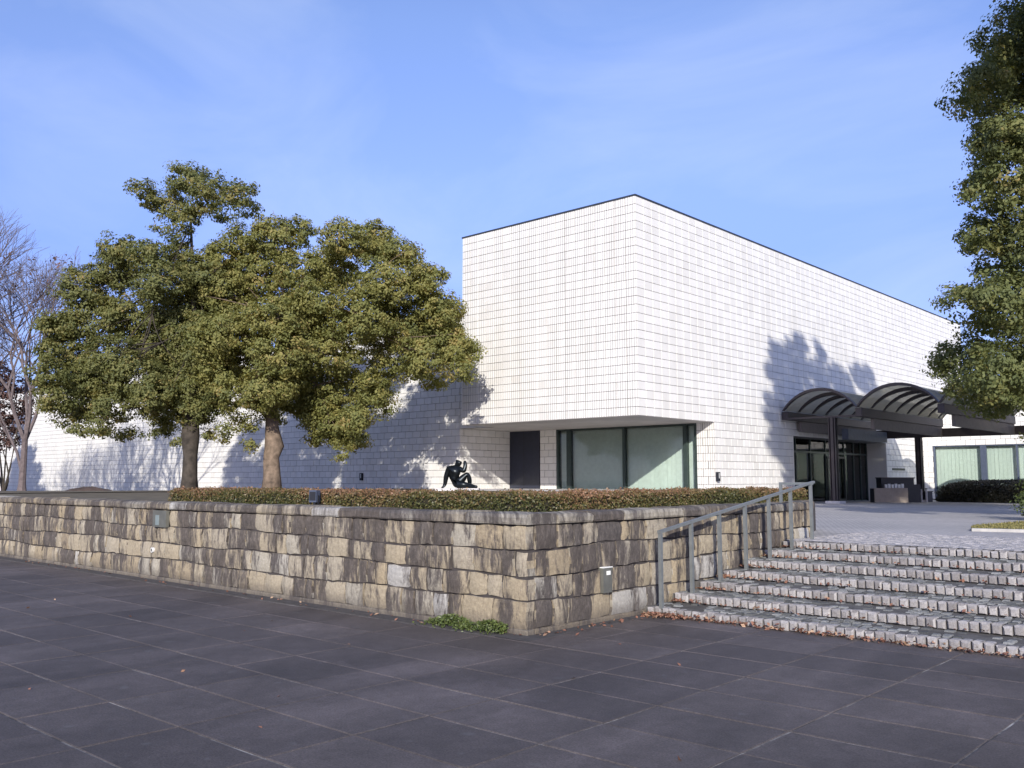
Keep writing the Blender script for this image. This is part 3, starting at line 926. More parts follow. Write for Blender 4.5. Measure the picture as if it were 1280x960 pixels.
# --- cladding
RH = (Z1 - Z0) / 26
def tile_geo(w, h):
    """tile in its own frame: local x along the wall, local y outwards, z up, centre at origin"""
    mb = MB(); c = 0.006; x, z = w / 2, h / 2
    o = [(-x, -0.025, -z), (x, -0.025, -z), (x, -0.025, z), (-x, -0.025, z)]
    e = [(-x, -c, -z), (x, -c, -z), (x, -c, z), (-x, -c, z)]
    i_ = [(-x + c, 0, -z + c), (x - c, 0, -z + c), (x - c, 0, z - c), (-x + c, 0, z - c)]
    mb.face(i_)
    for k in range(4):
        j = (k + 1) % 4
        mb.face([e[k], e[j], i_[j], i_[k]]); mb.face([o[k], o[j], e[j], e[k]])
    return mb
tiles = []          # (centre, normal key, width, height, material index)
def clad(origin, axis, u0, u1, z0, z1, mi, tw=0.5, half=True, holes=()):
    """axis 'x': wall runs along x facing -y at y=origin; 'y': along y facing +x at x=origin"""
    rows = round((z1 - z0) / RH)
    k0 = round((z0 - Z0) / RH)
    for r_ in range(rows):
        za = z0 + r_ * RH; zb = za + RH
        st = u0 - (tw / 2 if half and (k0 + r_) % 2 else 0)
        u = st
        while u < u1 - 1e-6:
            a, b = max(u, u0), min(u + tw, u1)
            u += tw
            if b - a < 0.05: continue
            segs = [(a, b)]
            for (h0, h1, hz0, hz1) in holes:
                if zb > hz0 + 0.02 and za < hz1 - 0.02:
                    ns = []
                    for (p, q) in segs:
                        if q <= h0 or p >= h1: ns.append((p, q)); continue
                        if p < h0 - 0.03: ns.append((p, h0))
                        if q > h1 + 0.03: ns.append((h1, q))
                    segs = ns
            for p, q in segs:
                tiles.append(((p + q) / 2, (za + zb) / 2, q - p, axis, origin, mi))
clad(FY, 'x', -26.2, FX, Z0, Z1, 1, tw=8.52 / 19, half=False)
clad(FX, 'y', FY, 62.0, Z0, Z1, 0, tw=0.5, half=False)
clad(FX, 'y', BY, 54.0, Z0 - 11 * RH, Z0, 0, holes=((EY0, EY1, 0.0, 3.50),))
clad(BY, 'x', -18.48, FX, Z0 - 9 * RH, Z0, 1)
clad(BY, 'x', -26.4, -25.48, Z0 - 9 * RH, Z0, 0)
clad(SXW, 'y', LY, BY, Z0 - 9 * RH, Z0, 0)
clad(LY, 'x', -95, SXW, Z0 - 11 * RH, 8.62, 0)
clad(LY, 'x', SXW, -26.2, Z0 + 0.01, 8.62, 0)
clad(RY, 'x', FX, -2.0, Z0 - 11 * RH, 5.55, 0, holes=((-17.15, -3.0, 0.6, 3.50),))
def tile_info(t):
    c, z, w, ax, o, mi = t
    P = Vector((c, o, z)) if ax == 'x' else Vector((o, c, z))
    nrm = Vector((0, -1, 0)) if ax == 'x' else Vector((1, 0, 0))
    v = Vector((0, 0, CAM_H)) - P
    area = w * RH * max(0, v.normalized().dot(nrm)) / v.length_squared
    if not in_frame(P, 0): area = 0
    if ax == 'x' and o == LY: area *= 0.2
    if ax == 'x' and o == FY and False: area = 0
    return P, area
info = [(t, *tile_info(t)) for t in tiles]
info.sort(key=lambda q: -q[2])
GH, GV = 0.014, 0.021
cache = {}
rest = MB()
nobj = 0
for t, P, area in info:
    c, z, w, ax, o, mi = t
    rot = 0.0 if ax == 'y' else 1.0
    off = random.uniform(-0.003, 0.003)
    key = (round(w, 3), ax, mi)
    if nobj < 300:
        if key not in cache:
            mb = tile_geo(w - GV, RH - GH)
            if ax == 'x': mb.v = [(a, -b, cc) for a, b, cc in mb.v]; mb.f = [tuple(f) for f in mb.f]
            else: mb.v = [(b, a, cc) for a, b, cc in mb.v]
            if ax == 'y': mb.f = [tuple(f) for f in mb.f]
            else: mb.f = [tuple(f) for f in mb.f]
            me = mb.mesh('tile', M['tile_combed' if mi else 'tile'])
            bm = bmesh.new(); bm.from_mesh(me); bmesh.ops.remove_doubles(bm, verts=bm.verts, dist=1e-6)
            bmesh.ops.recalc_face_normals(bm, faces=bm.faces); bm.to_mesh(me); bm.free()
            cache[key] = me
        ob = link('tile', cache[key], mus, loc=(P.x - FX, P.y - FY, P.z))
        if ax == 'x': ob.location.y += off
        else: ob.location.x += off
        nobj += 1
    else:
        i0 = len(rest.v)
        gg = tile_geo(w - GV, RH - GH)
        if ax == 'x': rest.v += [(P.x + a, P.y - b + off, P.z + cc) for a, b, cc in gg.v]
        else: rest.v += [(P.x + b + off, P.y + a, P.z + cc) for a, b, cc in gg.v]
        # islands must be joined per tile: share vertices
        rest.f += [tuple(i + i0 for i in f) for f in gg.f]; rest.m += [mi] * len(gg.f)
me = rest.mesh('tile_cladding', [M['tile'], M['tile_combed']])
bm = bmesh.new(); bm.from_mesh(me); bmesh.ops.remove_doubles(bm, verts=bm.verts, dist=2e-4)
bmesh.ops.recalc_face_normals(bm, faces=bm.faces); bm.to_mesh(me); bm.free()
tag(link('tile_cladding', me, mus), kind='stuff')

g = MB(); g.box((SXW + 0.01, FY - 0.2, ZT - 0.1), (FX - 0.05, BY + 0.02, ZT + 0.015)); g.build('bounce_apron', M['plinth'], mus)  # unseen pale paving, added to bounce sun onto soffit and glass
# --- glazed corner
def window(name, frame_mat, parts, mull, parent):
    f = MB()
    for a, b in mull: f.box(a, b)
    return f.build(name, frame_mat, parent)
win = MB()
yb = BY + 0.10
for x0, x1 in ((-25.47, -25.38), (-24.92, -24.70), (-21.98, -21.87), (-19.10, -18.94), (-18.60, -18.482)):
    win.box((x0, BY + 0.02, 1.0), (x1, BY + 0.2, Z0 - 0.01))
win.box((-25.38, BY + 0.03, Z0 - 0.07), (-18.6, BY + 0.19, Z0 - 0.012)); win.box((-25.38, BY + 0.03, 1.0), (-18.6, BY + 0.19, 1.12))
wf = win.build('window', M['frame'], mus)
for x0, x1 in ((-25.38, -24.92), (-24.70, -21.98), (-21.87, -19.10), (-18.94, -18.60)):
    p = MB(); p.box((x0, yb, 1.12), (x1, yb + 0.012, Z0 - 0.07)); p.build('pane', M['glass'], wf)
k = 0
sl = MB(); sl.box((-0.092, -0.004, 1.1), (0.105, 0.004, 3.7)); sl_me = sl.mesh('blind_slat', M['blind'])
x = -25.3
while x < -18.45:
    o = link('blind_slat', sl_me, mus, loc=(x - FX, BY + 0.30 + random.uniform(-.008, .008) - FY, 0))
    o.rotation_euler[2] = random.uniform(0.10, 0.26)
    x += 0.2
g = MB(); g.box((-25.6, BY + 0.5, 0.6), (-18.4, BY + 0.6, Z0)); g.box((-25.6, BY + 0.2, 0.9), (-18.4, BY + 0.5, 1.09))
g.build('room_wall', M['blind'], mus)
g = MB(); g.box((SXW + 0.02, BY - 0.02, 0.9), (-26.43, BY + 0.06, Z0 - 0.012))
d_ = g.build('shutter_door', M['navy'], mus)
g = MB(); g.box((-27.35, BY - 0.026, 0.9), (-27.33, BY - 0.019, Z0 - 0.05)); g.build('door_gap', M['black'], d_)

# --- entrance
ent = MB()
gx = -18.75
ent.box((-22.5, EY0 - 0.2, 0.3), (-22.3, EY1 + 0.2, 3.7), 0)
ent.box((-22.4, EY0 - 0.25, 0.3), (gx, EY0 - T_ - 0.005, 3.7), 0); ent.box((-22.4, EY1 + T_ + 0.005, 0.3), (gx, EY1 + 0.2, 3.7), 0)
ent.box((-22.4, EY0, 3.60), (-19.5, EY1, 3.72), 0)
ent.build('lobby_wall', M['interior'], mus)
g = MB(); g.box((-22.4, EY0, 0.3), (gx, EY1, zp(40) - 0.05)); g.build('lobby_floor', M['interior'], mus)
g = MB()
g.box((gx - 0.9, EY0 + 0.6, 2.95), (gx - 0.55, EY1 - 1.4, 3.55)); g.box((-22.28, EY0 + 3.5, 1.9), (-22.2, EY1 - 0.5, 3.4))
g.build('lobby_ceiling_beam', M['interior_pale'], mus)
fr = MB()
ymul = [EY0 + 0.02, EY0 + 1.35, EY0 + 2.35, EY0 + 3.9, EY0 + 5.6, EY0 + 6.7, EY0 + 7.8, EY0 + 9.0, EY0 + 9.9, EY1 - 0.08]
for y in ymul: fr.box((gx - 0.05, y, 0.45), (gx + 0.05, y + 0.07, 3.6))
fr.box((gx - 0.052, EY0, 2.86), (gx + 0.052, EY1, 2.95)); fr.box((gx - 0.052, EY0, 3.54), (gx + 0.052, EY1, 3.62))
ef = fr.build('entrance_frame', M['frame'], mus)
for i, (a, b) in enumerate(zip(ymul, ymul[1:])):
    p = MB(); p.box((gx - 0.006, a + 0.07, 0.5), (gx + 0.006, b, 2.86)); p.build('pane', M['glass_dark'], ef)
    p = MB(); p.box((gx - 0.006, a + 0.07, 2.95), (gx + 0.006, b, 3.54)); p.build('transom_pane', M['glass'], ef)
for a, b in ((EY0 + 5.67, EY0 + 6.70), (EY0 + 6.77, EY0 + 7.80)):
    f = MB()
    f.box((gx + 0.06, a, 0.52), (gx + 0.11, a + 0.09, 2.75)); f.box((gx + 0.06, b - 0.09, 0.52), (gx + 0.11, b, 2.75))
    f.box((gx + 0.06, a + .09, 2.66), (gx + 0.11, b - .09, 2.75)); f.box((gx + 0.06, a + .09, 0.52), (gx + 0.11, b - .09, 0.68))
    dd = f.build('door', M['black'], mus)
    h = MB(); h.tube([(gx + 0.15, b - 0.13 if a < 44 else a + 0.13, 1.2), (gx + 0.15, b - 0.13 if a < 44 else a + 0.13, 2.0)], 0.018, 6); h.build('handle', M['steel'], dd)
g = MB(); g.box((gx - 0.3, EY1 - 0.75, 0.5), (gx - 0.28, EY1 - 0.1, 2.85)); g.build('pale_screen', M['blind'], mus)
g = MB(); g.box((gx - 0.5, EY0 + 0.3, 1.05), (gx - 0.48, EY0 + 0.75, 1.65)); g.build('notice', M['white'], mus)

g = MB(); g.box((gx + 0.06, EY1 - 0.02, 0.45), (FX - 0.01, EY1 + T_ + 0.02, 3.7)); g.build('entrance_reveal', M['tile'], mus)
g = MB(); g.box((gx + 0.06, EY0 - T_ - 0.02, 0.45), (FX - 0.01, EY0 + 0.012, 3.7)); g.build('entrance_reveal', M['tile'], mus)
g = MB(); g.box((gx - 0.16, EY0 + 0.8, 2.97), (gx - 0.12, EY1 - 0.3, 3.5)); g.build('transom_brightener', M['interior_pale'], mus)  # added pale panel, stands in for the lit interior behind the transom

# --- right wing windows
wn = MB()
xs = [-17.15, -17.05, -12.55]
for x0, x1 in ((-17.15, -17.06), (-14.72, -14.42), (-12.96, -12.88), (-10.9, -10.6), (-8.0, -7.8), (-3.1, -3.0)):
    wn.box((x0, RY + 0.03, 0.55), (x1, RY + 0.2, 3.52))
wn.box((-17.06, RY + 0.04, 3.44), (-3.1, RY + 0.19, 3.525))
wr = wn.build('window', M['frame_blue'], mus)
for x0, x1 in ((-17.06, -14.72), (-14.42, -12.96), (-12.88, -10.9), (-10.6, -8.0), (-7.8, -3.1)):
    p = MB(); p.box((x0, RY + 0.10, 0.6), (x1, RY + 0.112, 3.44)); p.build('pane', M['glass'], wr)
x = -17.0
sl = MB(); sl.box((-0.092, -0.004, 0.6), (0.105, 0.004, 3.43)); sl_me = sl.mesh('blind_slat', M['blind'])
while x < -6.0:
    o = link('blind_slat', sl_me, mus, loc=(x - FX, RY + 0.34 - FY, 0)); o.rotation_euler[2] = random.uniform(0.05, 0.17)
    x += 0.2
g = MB(); g.box((-17.2, RY + 0.55, 0.5), (-3, RY + 0.6, 3.6)); g.build('room_wall', M['blind'], mus)

# ================================================================== ENTRANCE CANOPY
CY0, CY1 = 36.3, 46.6
can = empty('entrance_canopy', (-15.4, CY0, zp(CY0)))
tag(can, 'dark brown steel canopy of barrel vaults in front of the glass entrance', 'canopy')
VX = [-17.5, -14.36, -11.22, -8.08, -4.94]
ZS = 4.5                        # springing
RISE = 0.80
def arc(x0, x1, n=14, lift=0.0, shrink=0.0):
    c = (x0 + x1) / 2; hw = (x1 - x0) / 2 - shrink; r_ = RISE + lift - shrink
    rad = (hw * hw + r_ * r_) / (2 * r_); a0 = math.asin(hw / rad)
    return [(c + rad * math.sin(-a0 + 2 * a0 * i / n), ZS + r_ - rad + rad * math.cos(-a0 + 2 * a0 * i / n)) for i in range(n + 1)]
def arch_band(mb, inner, outer, y0, y1):
    n = len(inner)
    for i in range(n - 1):
        a, b, c, d = inner[i], inner[i + 1], outer[i + 1], outer[i]
        mb.face([(a[0], y0, a[1]), (b[0], y0, b[1]), (c[0], y0, c[1]), (d[0], y0, d[1])])
        mb.face([(a[0], y1, a[1]), (d[0], y1, d[1]), (c[0], y1, c[1]), (b[0], y1, b[1])])
        mb.face([(a[0], y0, a[1]), (a[0], y1, a[1]), (b[0], y1, b[1]), (b[0], y0, b[1])])
        mb.face([(d[0], y0, d[1]), (c[0], y0, c[1]), (c[0], y1, c[1]), (d[0], y1, d[1])])
    for q in (0, n - 1):
        a, d = inner[q], outer[q]
        mb.face([(a[0], y0, a[1]), (d[0], y0, d[1]), (d[0], y1, d[1]), (a[0], y1, a[1])])
for x0, x1 in zip(VX, VX[1:]):
    v = MB(); arch_band(v, arc(x0 + .06, x1 - .06), arc(x0 + .06, x1 - .06, lift=0.045), CY0 + 0.1, CY1 - 0.1)
    v.build('vault_roof', M['canopy_panel'], can)
    v = MB(); arch_band(v, arc(x0 + .03, x1 - .03, lift=-0.035), arc(x0 - 0.02, x1 + 0.02, lift=0.075), CY0 - 0.06, CY0 + 0.12)
    v.build('front_arch', M['canopy'], can)
    v = MB(); arch_band(v, arc(x0 + .03, x1 - .03, lift=-0.035), arc(x0 - 0.02, x1 + 0.02, lift=0.075), CY1 - 0.12, CY1 + 0.06)
    v.build('rear_arch', M['canopy'], can)
    y = CY0 + 1.25
    while y < CY1 - 0.5:
        v = MB(); arch_band(v, arc(x0 + .05, x1 - .05, lift=-0.14), arc(x0 + .05, x1 - .05, lift=-0.004), y, y + 0.22)
        v.build('rib', M['canopy'], can)
        y += 1.38
for x in VX:
    g = MB(); g.box((x - 0.12, CY0 + 0.13, ZS - 0.37), (x + 0.13, CY1 - 0.13, ZS - 0.02))
    g.build('gutter_beam', M['canopy'], can, bevel=0.012)
g = MB(); g.box((VX[0] + 0.131, CY0 + 0.14, ZS - 0.36), (VX[1] - 0.131, CY0 + 0.22, ZS - 0.29)); g.build('tie_beam', M['canopy'], can)
g = MB(); g.box((VX[0] - 0.13, CY1 - 0.125, 3.66), (VX[-1] + 0.15, CY1 + 0.1, 4.07)); g.build('rear_beam', M['canopy'], can, bevel=0.012)
FB = simple('grey_brown_fascia', (0.15, 0.13, 0.125), 0.6)
for x in VX:
    g = MB(); g.box((x - 0.07, CY0 + 1.6, 3.68), (x + 0.07, CY1 - 0.135, ZS - 0.375)); g.build('fascia_board', FB, can)
for x, y in ((-15.45, CY0 + 0.2), (-15.45, CY1 - 0.02)):
    zt_ = ZS - 0.361 if y < 40 else 3.659
    b = zp(y)
    c = MB()
    w = 0.14
    c.box((x - w, y - 0.05, b + 0.1), (x + w, y + 0.05, zt_ - 0.001)); c.box((x - 0.06, y - w, b + 0.1), (x + 0.06, y - 0.051, zt_ - 0.002)); c.box((x - 0.06, y + 0.051, b + 0.1), (x + 0.06, y + w, zt_ - 0.002))
    c.box((x - w, y - w, b + 0.1), (x - w + 0.03, y + w, zt_ - 0.003)); c.box((x + w - 0.03, y - w, b + 0.1), (x + w, y + w, zt_ - 0.003))
    co = c.build('column', M['canopy'], can)
    p = MB(); p.box((x - 0.3, y - 0.3, b - 0.05), (x + 0.3, y + 0.3, b + 0.10)); p.build('column_base', M['plinth'], co, bevel=0.01)
g = MB(); g.box((-16.9, 40.9, 3.42), (-16.6, 45.6, 3.92)); g.build('hanging_sign_box', simple('slate_blue_board', (0.10, 0.115, 0.155), 0.5), can)

# ================================================================== RAIL ON THE STEPS
rail = empty('handrail', (-6.1, 9.4, 0))
tag(rail, 'grey square steel handrail climbing the steps beside the stone wall', 'handrail')
RX = -6.15
yy = [9.41 + k * 0.70 for k in range(7)]
slope = lambda y: 0.985 + (y - 9.42) * (1.555 - 0.985) / 4.2
for k, y in enumerate(yy):
    zb = STEP_H * min(7, int((y - STEP_Y) / STEP_D + 1e-6) + 1) - 0.02
    p = MB(); p.box((RX - 0.021, y - 0.021, zb), (RX + 0.021, y + 0.021, slope(y) - 0.02)); p.build('post', M['steel'], rail)
g = MB(); g.bar((RX, yy[0] - 0.03, slope(yy[0] - .03)), (RX, yy[-1] + 0.12, slope(yy[-1] + .12)), 0.045, 0.035); g.build('top_rail', M['steel'], rail)
g = MB(); g.bar((RX + 0.02, yy[-1] + 0.04, 1.545), (-6.68, yy[-1] + 0.04, 1.545), 0.04, 0.04); g.build('return_rail', M['steel'], rail)
g = MB(); g.box((-6.68, yy[-1] + 0.02, 1.23), (-6.64, yy[-1] + 0.06, 1.527)); g.build('post', M['steel'], rail)

# ================================================================== HEDGES
def leaf_box(name, polys, z0, z1, mat, parent, leaf=0.045, per_m2=2600, top_bias=0.0, rough=0.02):
    """leaf skin over vertical sides and top of boxes given as (x0,y0,x1,y1)"""
    Ps, Ns, Ts = [], [], []
    for (x0, y0, x1, y1) in polys:
        for (ax, area) in ((0, (x1 - x0) * (z1 - z0)), (1, (x1 - x0) * (z1 - z0)), (2, (y1 - y0) * (z1 - z0)), (3, (y1 - y0) * (z1 - z0)), (4, (x1 - x0) * (y1 - y0))):
            n = int(area * per_m2)
            a, b = RNG.random(n), RNG.random(n)
            P = np.empty((n, 3)); nr = np.zeros((n, 3))
            if ax < 2:
                P[:, 0] = x0 + a * (x1 - x0); P[:, 1] = y0 if ax == 0 else y1; P[:, 2] = z0 + b * (z1 - z0); nr[:, 1] = -1 if ax == 0 else 1
            elif ax < 4:
                P[:, 1] = y0 + a * (y1 - y0); P[:, 0] = x0 if ax == 2 else x1; P[:, 2] = z0 + b * (z1 - z0); nr[:, 0] = -1 if ax == 2 else 1
            else:
                P[:, 0] = x0 + a * (x1 - x0); P[:, 1] = y0 + b * (y1 - y0); P[:, 2] = z1; nr[:, 2] = 1
            lump = 0.012 * np.sin(P[:, 0] * 7 + P[:, 1] * 5) + 0.010 * np.sin(P[:, 0] * 17 - P[:, 1] * 13 + P[:, 2] * 9)
            P += nr * (lump + RNG.normal(0, rough, n))[:, None]
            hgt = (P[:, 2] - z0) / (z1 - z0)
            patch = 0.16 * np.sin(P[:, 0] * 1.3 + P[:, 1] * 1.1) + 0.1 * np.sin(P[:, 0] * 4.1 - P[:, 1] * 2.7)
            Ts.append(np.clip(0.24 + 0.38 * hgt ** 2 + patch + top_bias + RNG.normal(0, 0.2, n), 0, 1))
            Ps.append(P); Ns.append(nr * 0.7 + RNG.normal(size=(n, 3)) * 0.6)
    P = np.concatenate(Ps); Nn = np.concatenate(Ns); T = np.concatenate(Ts)
    return link(name, quads_mesh(name, leaf_verts(P, Nn, leaf, 0.6), len(P), mat, T), parent)
hedge = empty('clipped_hedge', (-10, 8.4, ZT))
tag(hedge, 'long low clipped hedge, russet and green, along the top of the stone wall', 'hedge')
HB = [(-15.45, 8.0, -7.2, 8.95), (-8.15, 8.95, -7.2, 15.75)]
g = MB()
for (x0, y0, x1, y1) in HB: g.box((x0 + .03, y0 + .03 - (0.06 if y0 > 8.5 else 0), ZT - 0.02), (x1 - .03, y1 - .03, 1.39 + (0.001 if y0 > 8.5 else 0)))
g.build('branches', M['core'], hedge)
tag(leaf_box('foliage', HB, ZT - 0.02, 1.415, M['leaf_hedge'], hedge, 0.033, 4600, 0.0), kind='stuff')

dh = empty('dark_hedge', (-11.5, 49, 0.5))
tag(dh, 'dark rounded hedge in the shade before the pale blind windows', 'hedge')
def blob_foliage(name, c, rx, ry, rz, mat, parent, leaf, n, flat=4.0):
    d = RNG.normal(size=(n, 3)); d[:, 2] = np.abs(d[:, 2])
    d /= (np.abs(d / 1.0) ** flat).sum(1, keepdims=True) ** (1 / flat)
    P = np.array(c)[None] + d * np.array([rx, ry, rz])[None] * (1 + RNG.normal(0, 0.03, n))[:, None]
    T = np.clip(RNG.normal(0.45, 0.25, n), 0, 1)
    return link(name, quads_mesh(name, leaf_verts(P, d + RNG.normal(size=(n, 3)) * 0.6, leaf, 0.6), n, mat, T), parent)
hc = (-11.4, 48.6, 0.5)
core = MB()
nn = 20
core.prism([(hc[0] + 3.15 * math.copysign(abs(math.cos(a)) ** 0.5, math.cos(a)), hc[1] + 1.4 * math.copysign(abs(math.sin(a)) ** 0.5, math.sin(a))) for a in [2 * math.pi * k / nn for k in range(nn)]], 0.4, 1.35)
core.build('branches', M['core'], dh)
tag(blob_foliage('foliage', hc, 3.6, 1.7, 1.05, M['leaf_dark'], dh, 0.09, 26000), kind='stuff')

# ================================================================== TREES
def evergreen(name, base, lobes, trunk_pts, trunk_r, leafm, barkm, label, leaf=0.15, tuft=0.38, density=1.0, bias=0.0, fork=None, group=None, limbs=16, per=34):
    t = empty(name, base)
    tag(t, label, 'tree', group)
    tb = MB()
    tb.tube(trunk_pts, trunk_r, 10)
    top = Vector(trunk_pts[-1])
    fk = Vector(fork if fork is not None else trunk_pts[-1])
    r0 = trunk_r[-1]
    order_ = sorted(lobes, key=lambda q: -q[1])
    for i, (c, r_, fill) in enumerate(order_[:limbs]):
        c = Vector(c)
        f = random.uniform(0.35, 1.0)
        src = fk.lerp(top, f) if (top - fk).length > 0.1 else top
        pts = limb(tb, src, c, r0 * random.uniform(0.36, 0.6), 0.02, sag=random.uniform(-0.05, 0.12), n=6, seg=7)
        for q in range(5):
            e = c + Vector((random.gauss(0, 1), random.gauss(0, 1), random.gauss(0, .7))) * r_ * 0.62
            limb(tb, pts[random.choice([4, 5, 6])], e, 0.028, 0.007, 0.0, 4, 4)
    tb.build('trunk', barkm, t, smooth=True)
    foliage('crown', lobes, leafm, t, leaf, tuft, density, bias, per)
    return t
def lobe_list(data, Y0, spread, seed, back=0.4, du=0):
    rr = random.Random(seed)
    out_ = []
    for (u, v, rpx, *f) in data:
        u += du
        Y = Y0 + rr.uniform(-spread, spread)
        fill = f[0] if f else 1.0
        out_.append((pt(u, v, Y), rpx * Y / 1151.0, fill))
        if fill > 0.8 and rr.random() < back:
            c = pt(u, v, Y)
            c = c + Vector((-sy_, cy_, 0)) * rr.uniform(0.9, 1.8) * rpx * Y / 1151.0
            out_.append((c, rpx * 0.9 * Y / 1151.0, 0.7))
    return out_
Y1 = 34.0
d1 = [(178, 238, 17, .6), (192, 250, 20, .6), (235, 225, 27), (215, 258, 24, .8), (252, 250, 26, .8), (300, 243, 22, .8), (282, 262, 22, .6), (232, 275, 22, .6), (318, 262, 14, .5), (268, 232, 18, .6), (200, 285, 14, .35), (225, 300, 16, .35), (150, 312, 26), (188, 318, 26),
      (148, 340, 34), (108, 362, 36), (200, 350, 36), (72, 408, 26), (118, 402, 40), (165, 395, 40), (215, 395, 36), (62, 440, 18, .8), (92, 446, 32), (205, 438, 40),
      (140, 448, 34, .8), (170, 470, 34, .75), (72, 495, 26, .8), (104, 500, 30, .8), (140, 505, 28, .8), (225, 478, 36), (238, 515, 24), (205, 516, 24, .8), (178, 505, 24, .7), (60, 508, 14, .5), (175, 540, 12, .4), (248, 448, 30), (255, 545, 12, .3), (120, 528, 20, .6), (90, 520, 22, .7), (160, 545, 12, .5), (255, 500, 24), (262, 470, 26), (225, 545, 16, .5),
      (258, 415, 30), (266, 380, 28), (248, 490, 30), (272, 500, 22, .8), (222, 455, 34), (60, 465, 22), (100, 535, 16, .6), (145, 530, 18, .6), (200, 535, 16, .6), (258, 345, 30), (255, 445, 28), (190, 490, 30), (120, 470, 34), (90, 475, 28), (185, 440, 30), (242, 345, 30), (240, 385, 30), (236, 425, 30), (228, 320, 24, .8)]
b1 = lv(-403 / 1151 * Y1, Y1, ZT)
f1 = pt(238, 545, Y1)
tp1 = [b1 + Vector((0, 0, -.1)), b1 + Vector((0, 0, 0.5)), pt(238, 570, Y1), f1, pt(240, 500, Y1), pt(243, 440, Y1), pt(242, 380, Y1), pt(240, 320, Y1), pt(238, 260, Y1)]
tr1 = [0.36, 0.285, 0.26, 0.34, 0.22, 0.13, 0.09, 0.06, 0.03]
evergreen('camphor_tree', b1, lobe_list(d1, Y1, 1.5, 3), tp1, tr1, M['leaf_b'], M['bark_dark'],
          'tall evergreen tree on the left with a bare-stemmed tuft rising above its crown', fork=pt(242, 470, Y1), group='evergreen trees on the terrace', limbs=26, leaf=0.11, tuft=0.33, density=1.9, per=62)
Y2 = 33.0
d2 = [(345, 298, 34), (305, 305, 30), (372, 290, 22, .8), (275, 325, 30), (330, 340, 42), (285, 365, 36), (430, 300, 32), (465, 300, 30), (500, 318, 28), (415, 335, 36), (480, 350, 44), (530, 350, 30), (550, 385, 30), (545, 412, 32),
      (375, 340, 34, .8), (372, 388, 34, .7), (395, 372, 34, .9), (405, 405, 34, .8), (330, 395, 40), (285, 410, 36), (455, 395, 42), (510, 405, 42), (565, 430, 28), (585, 445, 20, .8), (530, 445, 36), (490, 450, 36, .8), (575, 462, 20, .7), (545, 476, 18, .5),
      (350, 440, 40), (300, 452, 36), (400, 440, 42, .8), (440, 450, 34, .5), (330, 485, 36), (382, 490, 38), (430, 495, 44), (465, 488, 24), (420, 530, 34), (445, 550, 18, .8), (400, 520, 26), (290, 490, 26, .55), (300, 520, 22, .4), (345, 515, 20), (312, 540, 14, .3), (260, 370, 26), (285, 540, 18, .5), (315, 552, 13, .5), (270, 470, 24, .7), (262, 430, 28), (400, 548, 16, .8), (432, 565, 13, .6), (446, 525, 22), (478, 505, 18, .6),
      (372, 395, 34), (385, 430, 34), (352, 470, 34), (345, 400, 36)]
b2 = lv(-300 / 1151 * Y2, Y2, ZT)
tp2 = [b2 + Vector((0, 0, -.1)), b2 + Vector((0, 0, 0.5)), pt(339, 572, Y2), pt(343, 558, Y2), pt(340, 535, Y2), pt(340, 495, Y2), pt(346, 440, Y2), pt(362, 390, Y2), pt(385, 340, Y2)]
tr2 = [0.40, 0.31, 0.29, 0.35, 0.24, 0.2, 0.13, 0.08, 0.03]
l2 = lobe_list(d2, Y2, 1.7, 5)
evergreen('camphor_tree', b2, l2, tp2, tr2, M['leaf_a'], M['bark'],
          'broad olive evergreen tree before the white wall with a knotted pale brown trunk', bias=0.06, fork=pt(340, 500, Y2), group='evergreen trees on the terrace', limbs=26, leaf=0.11, tuft=0.33, density=1.9, per=62)

ev = [o for o in bpy.data.objects if o.name.startswith('camphor_tree')][0]
p_ = lv(-40.5, 57, 0)
o2 = ev.copy(); COL.objects.link(o2)
o2.location = (p_.x, p_.y, ZT - 0.5); o2.rotation_euler[2] = 2.4; o2.scale = (1, 1, 1.0)
o2['label'] = 'evergreen tree left of the frame that shades the far end of the wing'
for ch in list(ev.children):
    c = ch.copy(); COL.objects.link(c); c.parent = o2; c.matrix_parent_inverse = ch.matrix_parent_inverse.copy()

# right-hand tree, standing in the grass island; most of it is outside the frame
Y3 = 20.6
d3 = [(1275, 30, 52), (1240, 55, 30), (1225, 95, 34), (1212, 100, 22, .8), (1260, 100, 50), (1235, 150, 26), (1262, 170, 46), (1228, 165, 14, .6), (1216, 182, 10, .4), (1225, 225, 28), (1250, 235, 44), (1206, 240, 14, .8), (1228, 285, 30), (1215, 300, 20), (1262, 300, 40),
      (1240, 330, 36, .8), (1206, 305, 12, .7), (1222, 365, 34), (1200, 365, 16, .8), (1255, 380, 44), (1230, 410, 34), (1200, 445, 34), (1178, 455, 18), (1235, 465, 44), (1212, 490, 32), (1250, 495, 34), (1275, 450, 44), (1280, 500, 26), (1196, 480, 24),
      (1300, 60, 70), (1310, 160, 70), (1300, 260, 70), (1310, 360, 70), (1310, 450, 60), (1280, 540, 14, .4)]
l3 = lobe_list(d3, Y3, 1.5, 8, 0.6, 9)
c3 = lv(14.6, 20.9, 0)
rr = random.Random(21)
for k in range(84):
    z = rr.uniform(4.2, 13.5)
    rad = 4.9 * (1 - max(0, z - 9.5) / 6.5) ** 0.75
    a = rr.uniform(0, 2 * math.pi); q = math.sqrt(rr.uniform(0.15, 1)) * rad
    P = Vector((c3.x + q * math.cos(a), c3.y + q * math.sin(a), z))
    pr = proj(P)
    rl = rr.uniform(0.9, 1.6)
    if pr and pr[0] - rl / pr[2] * FPX < 1255: continue
    l3.append((P, rl, 0.8))
